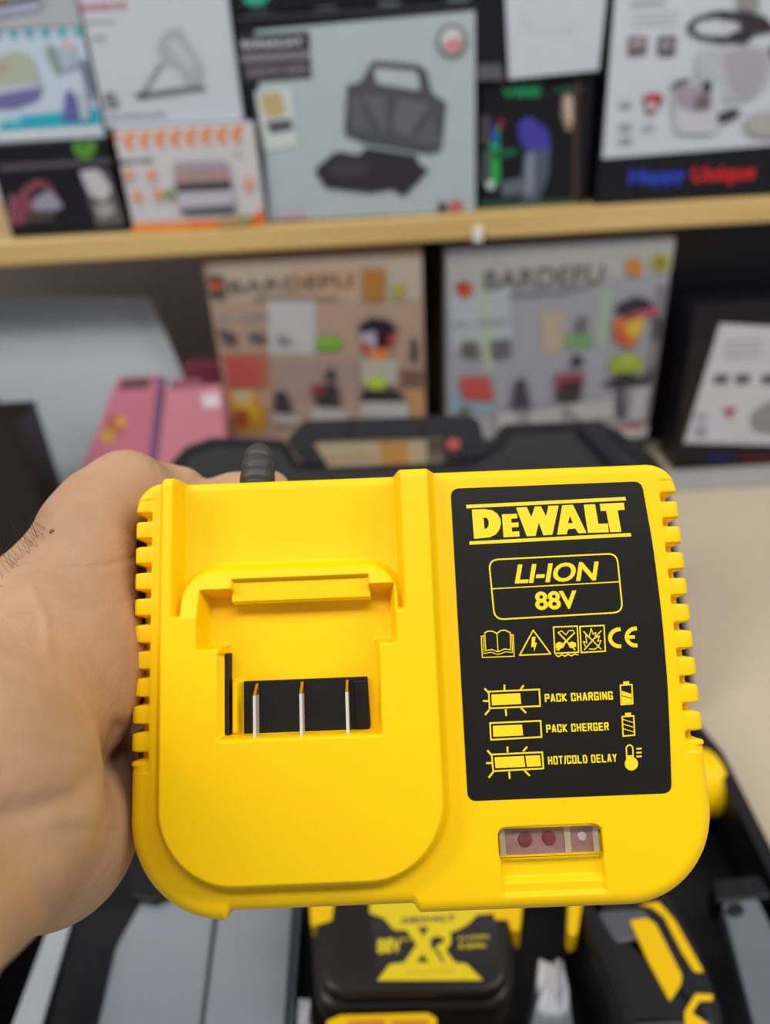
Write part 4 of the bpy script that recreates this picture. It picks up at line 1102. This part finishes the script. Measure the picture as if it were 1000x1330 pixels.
# lid, open, leaning back
LF = Frame((0, .522, .966), (1, 0, 0), (0, .12, .19))
def lid_poly(P_, h0, h1, m_, name, r=0, parent=None, bev=.002, label=None):
    q = [LF.px(*p_, h1) for p_ in P_]; q = rnd(q, r) if r else q
    b = MB(); b.prism(q, h0, h1, m_)
    o = b.build(name, None, bevel=bev, label=label)
    o.parent = parent or case
    o.matrix_parent_inverse = Matrix.Identity(4)
    if parent is None: o.matrix_basis = Matrix.Translation(Vector(-O3)) @ LF.matrix()
    return o
lid = lid_poly([(150, 905), (205, 640), (222, 600), (240, 580), (275, 568), (368, 571), (386, 600), (428, 606), (590, 600), (640, 572), (655, 551), (775, 546), (800, 556), (850, 592), (866, 612), (903, 905)], -.028, 0, cblk, 'case_lid', .003)
lid_poly([(230, 640), (245, 596), (280, 582), (362, 584), (380, 612), (610, 610), (655, 585), (665, 566), (770, 561), (830, 604), (840, 640)], .0002, .003, mat('lid_inner_black', '#151518', .5), 'lid_liner', .004, lid)
hd = lid_poly([(385, 556), (398, 546), (606, 539), (622, 545), (634, 590), (578, 599), (576, 568), (405, 573), (424, 603), (392, 602), (372, 572)], -.022, .004, mat('handle_black', '#1c1c21', .35, spec=.4), 'handle', .002, lid)
for x in (452, 548): lid_poly([(x, 552), (x + 3, 552), (x + 3, 570), (x, 570)], .004, .006, cblk, 'handle_rib', 0, lid, .0005)
lid_poly([(752, 556), (772, 552), (818, 600), (800, 610)], .0032, .010, mat('handle_black', '#1c1c21', .35, spec=.4), 'lid_brace', .002, lid)
lid_poly([(580 + 9 + 9 * math.cos(a_ / 8 * math.pi), 577 + 8 * math.sin(a_ / 8 * math.pi)) for a_ in range(16)], .0042, .0055, mat('red_dot', '#a8443f', .4), 'red_dot', 0, lid, .0003, 'small red dot')
for x in (-.14, .14):
    b = MB(); b.tube([(x - .03, .186, .068), (x + .03, .186, .068)], .006, cblk, 16); b.build('hinge', case)

# ---- battery pack
BZ = .985
t = empty('battery_pack', (0, .25, .9105), 'black battery pack with a yellow and black label lying in the tool case', 'battery')
def bt(P_, z0, z1, m_, name, r=0, soft=0, parent=t, label=None, bev=.0008):
    q = [TZ(*p_, z1) for p_ in P_]; q = [(x, y - .25) for x, y in q]; q = rnd(q, r) if r else q
    b = MB()
    if soft: b.slab(q, z0 - .9105, z1 - .9105, soft, m_)
    else: b.prism(q, z0 - .9105, z1 - .9105, m_)
    return b.build(name, parent, bevel=0 if soft else bev, label=label)
bb = mat('battery_black', '#211c19', .38, var=.12, spec=.4)
bt([(398, 1110), (676, 1110), (664, 1306), (410, 1312)], .9105, BZ - .010, bb, 'casing', .014, .006)
bt([(404, 1120), (668, 1120), (657, 1288), (418, 1292)], BZ - .012, BZ, bb, 'top_cover', .014, .004)
bl_ = mat('battery_label_black', '#1c1a1a', .2, var=.1, coat=.4)
lb = bt([(474, 1120), (645, 1120), (648, 1274), (490, 1276)], BZ - .001, BZ + .0004, bl_, 'label', .002, bev=.0001)
for k in range(6):
    x = 434 + k * 8; bt([(x, 1130), (x + 5, 1130), (x + 7 - k * .3, 1268 - (6 - k) * 1.5), (x + 3 - k * .3, 1268 - (6 - k) * 1.5)], BZ - .001, BZ + .0012, bb, 'grip_rib')
by = ylab
F3 = Frame((0, .25, BZ + .0006), (1, 0, 0), (0, 1, 0))
Q = lambda x, y: F3.px(480 + x * .2, 1170 + y * .2)
g = MB()
g.poly([Q(*p_) for p_ in [(50, 518), (130, 412), (225, 400), (305, 285), (240, 190), (160, 190), (90, 110), (0, 80), (0, -200), (815, -200), (815, 80), (700, 90), (640, 150), (570, 190), (525, 205), (528, 270), (495, 325), (555, 400), (630, 410), (735, 515)]], 0, by)
for P_ in ([(305, 400), (345, 345), (385, 400)], [(312, 170), (385, 170), (350, 235)], [(400, 240), (440, 232), (482, 240), (482, 270), (440, 285), (425, 320), (395, 300)], [(425, 320), (440, 310), (485, 395), (470, 400)]):
    g.poly([Q(*p_) for p_ in P_], .00012, bl_)
dk = mat('label_grey_ink', '#4a4a50', .4)
def qt(s_, p0, p1, m_, bold=.02, hh=.0002): a = Q(*p0); e = Q(*p1); g.text(s_, a[0], a[1], e[0], e[1], hh, m_, bold=bold)
qt('DEWALT', (212, 150), (556, 92), dk, .045)
qt('88V', (50, 345), (205, 240), by, .04); qt('MAX', (195, 262), (272, 238), by, .02); qt('LI-ION', (580, 256), (770, 220), by, .02); qt('5.0Ah', (580, 312), (750, 272), by, .03)
qt('LI-ION BATTERY', (245, 475), (540, 452), dk, .02)
o = g.build('printed_label', lb); o.location = (0, 0, BZ + .0006 - .9105)
lb2 = [bt([(402, 1172), (434, 1172), (431, 1195), (404, 1203)], BZ - .02, BZ + .001, yel, 'yellow_edge', .001),
       bt([(640, 1172), (679, 1172), (675, 1208), (664, 1208), (660, 1194), (642, 1194)], BZ - .02, BZ + .001, yel, 'yellow_edge', .001)]

# ---- power drill
DZ = .990
dp = at_z(840, 1230, .911)
t2 = empty('power_drill', (float(dp[0]), float(dp[1]), .9105), 'black power drill with yellow stripes on its grip at the right of the case', 'power drill')
def dr(P_, z0, z1, m_, name, r=0, soft=0, parent=t2, bev=.0012, label=None):
    q = [TZ(*p_, z1) for p_ in P_]; q = [(x - float(dp[0]), y - float(dp[1])) for x, y in q]; q = rnd(q, r) if r else q
    b = MB()
    if soft: b.slab(q, z0 - .9105, z1 - .9105, soft, m_, 6)
    else: b.prism(q, z0 - .9105, z1 - .9105, m_)
    return b.build(name, parent, bevel=0 if soft else bev, label=label)
dblk = mat('drill_black', '#19191b', .4, var=.1, spec=.35)
dr([(742, 1150), (870, 1150), (905, 1215), (940, 1300), (945, 1350), (812, 1350), (790, 1275), (765, 1215)], .9105, DZ, dblk, 'grip', .008, .010)
dr([(770, 1035), (885, 1030), (872, 1158), (745, 1158)], .913, DZ - .004, dblk, 'neck', .006, .008)
dr([(775, 1183), (838, 1180), (852, 1215), (800, 1225)], DZ - .004, DZ + .0008, mat('drill_grey', '#55555c', .4), 'grip_panel', .004)
dr([(818, 1195), (841, 1192), (852, 1200), (886, 1267), (884, 1279), (870, 1300), (842, 1248)], DZ - .004, DZ + .002, yel, 'yellow_inlay', .001, label='broad yellow inlay')
dr([(830, 1174), (856, 1172), (876, 1195), (914, 1262), (902, 1262), (886, 1237), (862, 1190), (846, 1178)], DZ - .01, DZ + .001, yel, 'yellow_stripe', .001, label='thin yellow stripe')
dr([(890, 1340), (889, 1314), (903, 1290), (926, 1291), (926, 1299), (908, 1300), (899, 1315), (920, 1330), (925, 1345)], DZ - .006, DZ + .001, yel, 'yellow_trim', .001)
dr([(739, 1160), (758, 1160), (750, 1212), (742, 1217), (737, 1208)], DZ - .02, DZ - .002, yel, 'trigger_guard', .001)
# barrel behind the charger
hx, hy = TZ(932, 1012, .945)
b = MB()
c0 = np.array([hx - float(dp[0]), hy - float(dp[1]), .0340])
ax0 = np.array([-.98, -.16, 0]); ax0 /= np.linalg.norm(ax0)
b.tube([c0 + ax0 * s_ for s_ in (.03, .16)], [.0275, .028], dblk, 28)
b.build('motor_body', t2, bevel=.002)
b = MB(); P_, R_ = [], []
for i in range(25): P_.append(c0 + ax0 * (i * .0013 - .002)); R_.append((.019 + min(i, 6) * .0012) * (1.0 if i % 4 < 2 else .965))
b.tube(P_, R_, yel, 36); b.build('torque_collar', t2, label='ribbed yellow collar')
b = MB(); b.tube([c0 + ax0 * .16, c0 + ax0 * .19, c0 + ax0 * .22], [.024, .02, .013], dblk, 24); b.build('chuck', t2)

# ---- crumpled clear bag
def bag(name, label, P_, z, hgt, seed, grp):
    rr = np.random.RandomState(seed); N_ = 46
    pts4 = [np.array(TZ(*p_, z)) for p_ in P_]
    vs = []; ph = rr.rand(8) * 6; fq = rr.rand(8, 2) * 16 + 3
    for i in range(N_ + 1):
        for j in range(N_ + 1):
            s_, t_ = i / N_, j / N_
            p_ = (pts4[0] * (1 - s_) + pts4[1] * s_) * (1 - t_) + (pts4[3] * (1 - s_) + pts4[2] * s_) * t_
            hgt_ = sum(abs(math.sin(fq[k, 0] * s_ + fq[k, 1] * t_ * .5 + ph[k])) for k in range(8)) / 8
            edge = min(s_, 1 - s_, t_, 1 - t_) * 5
            vs.append((p_[0], p_[1], .9108 + (z - .9108) * min(1, edge) * .8 + hgt * hgt_ * min(1, edge)))
    c_ = np.mean(np.array(vs), 0); c_[2] = .9108
    b = MB(); b.add([tuple(np.array(v_) - c_) for v_ in vs], [[i * (N_ + 1) + j, (i + 1) * (N_ + 1) + j, (i + 1) * (N_ + 1) + j + 1, i * (N_ + 1) + j + 1] for i in range(N_) for j in range(N_)], mat('clear_bag', '#e2e4ea', .16, var=.05, trans=.3, spec=.8), True)
    o = b.build(name); o.location = c_; tag(o, label, 'bag', grp)
bag('plastic_bag', 'crumpled clear plastic bag between the battery and the drill grip', [(690, 1230), (738, 1230), (762, 1345), (678, 1345)], .955, .02, 3, None)
bag('plastic_bag', 'scrap of crumpled clear plastic at the lower left corner of the battery', [(385, 1285), (405, 1285), (412, 1345), (378, 1345)], .950, .012, 8, None)
b = MB()
q = [TZ(*p_, .975) for p_ in [(424, 1345), (424, 1326), (442, 1318), (556, 1315), (567, 1322), (567, 1345)]]
c_ = (sum(x for x, y in q) / 6, sum(y for x, y in q) / 6)
b.prism(rnd([(x - c_[0], y - c_[1]) for x, y in q], .001), 0, .064, yel)
for x0_, x1_ in ((452, 500), (508, 556)):
    q2 = [TZ(*p_, .9752) for p_ in [(x0_, 1326), (x1_, 1324), (x1_, 1345), (x0_, 1345)]]
    b.prism([(x - c_[0], y - c_[1]) for x, y in q2], .0638, .0646, mat('amber_plastic', '#d98a1e', .4))
o = b.build('battery_holder', bevel=.001); o.location = (c_[0], c_[1], .9108)
tag(o, 'yellow plastic piece with amber insets at the bottom edge below the battery', 'plastic holder')
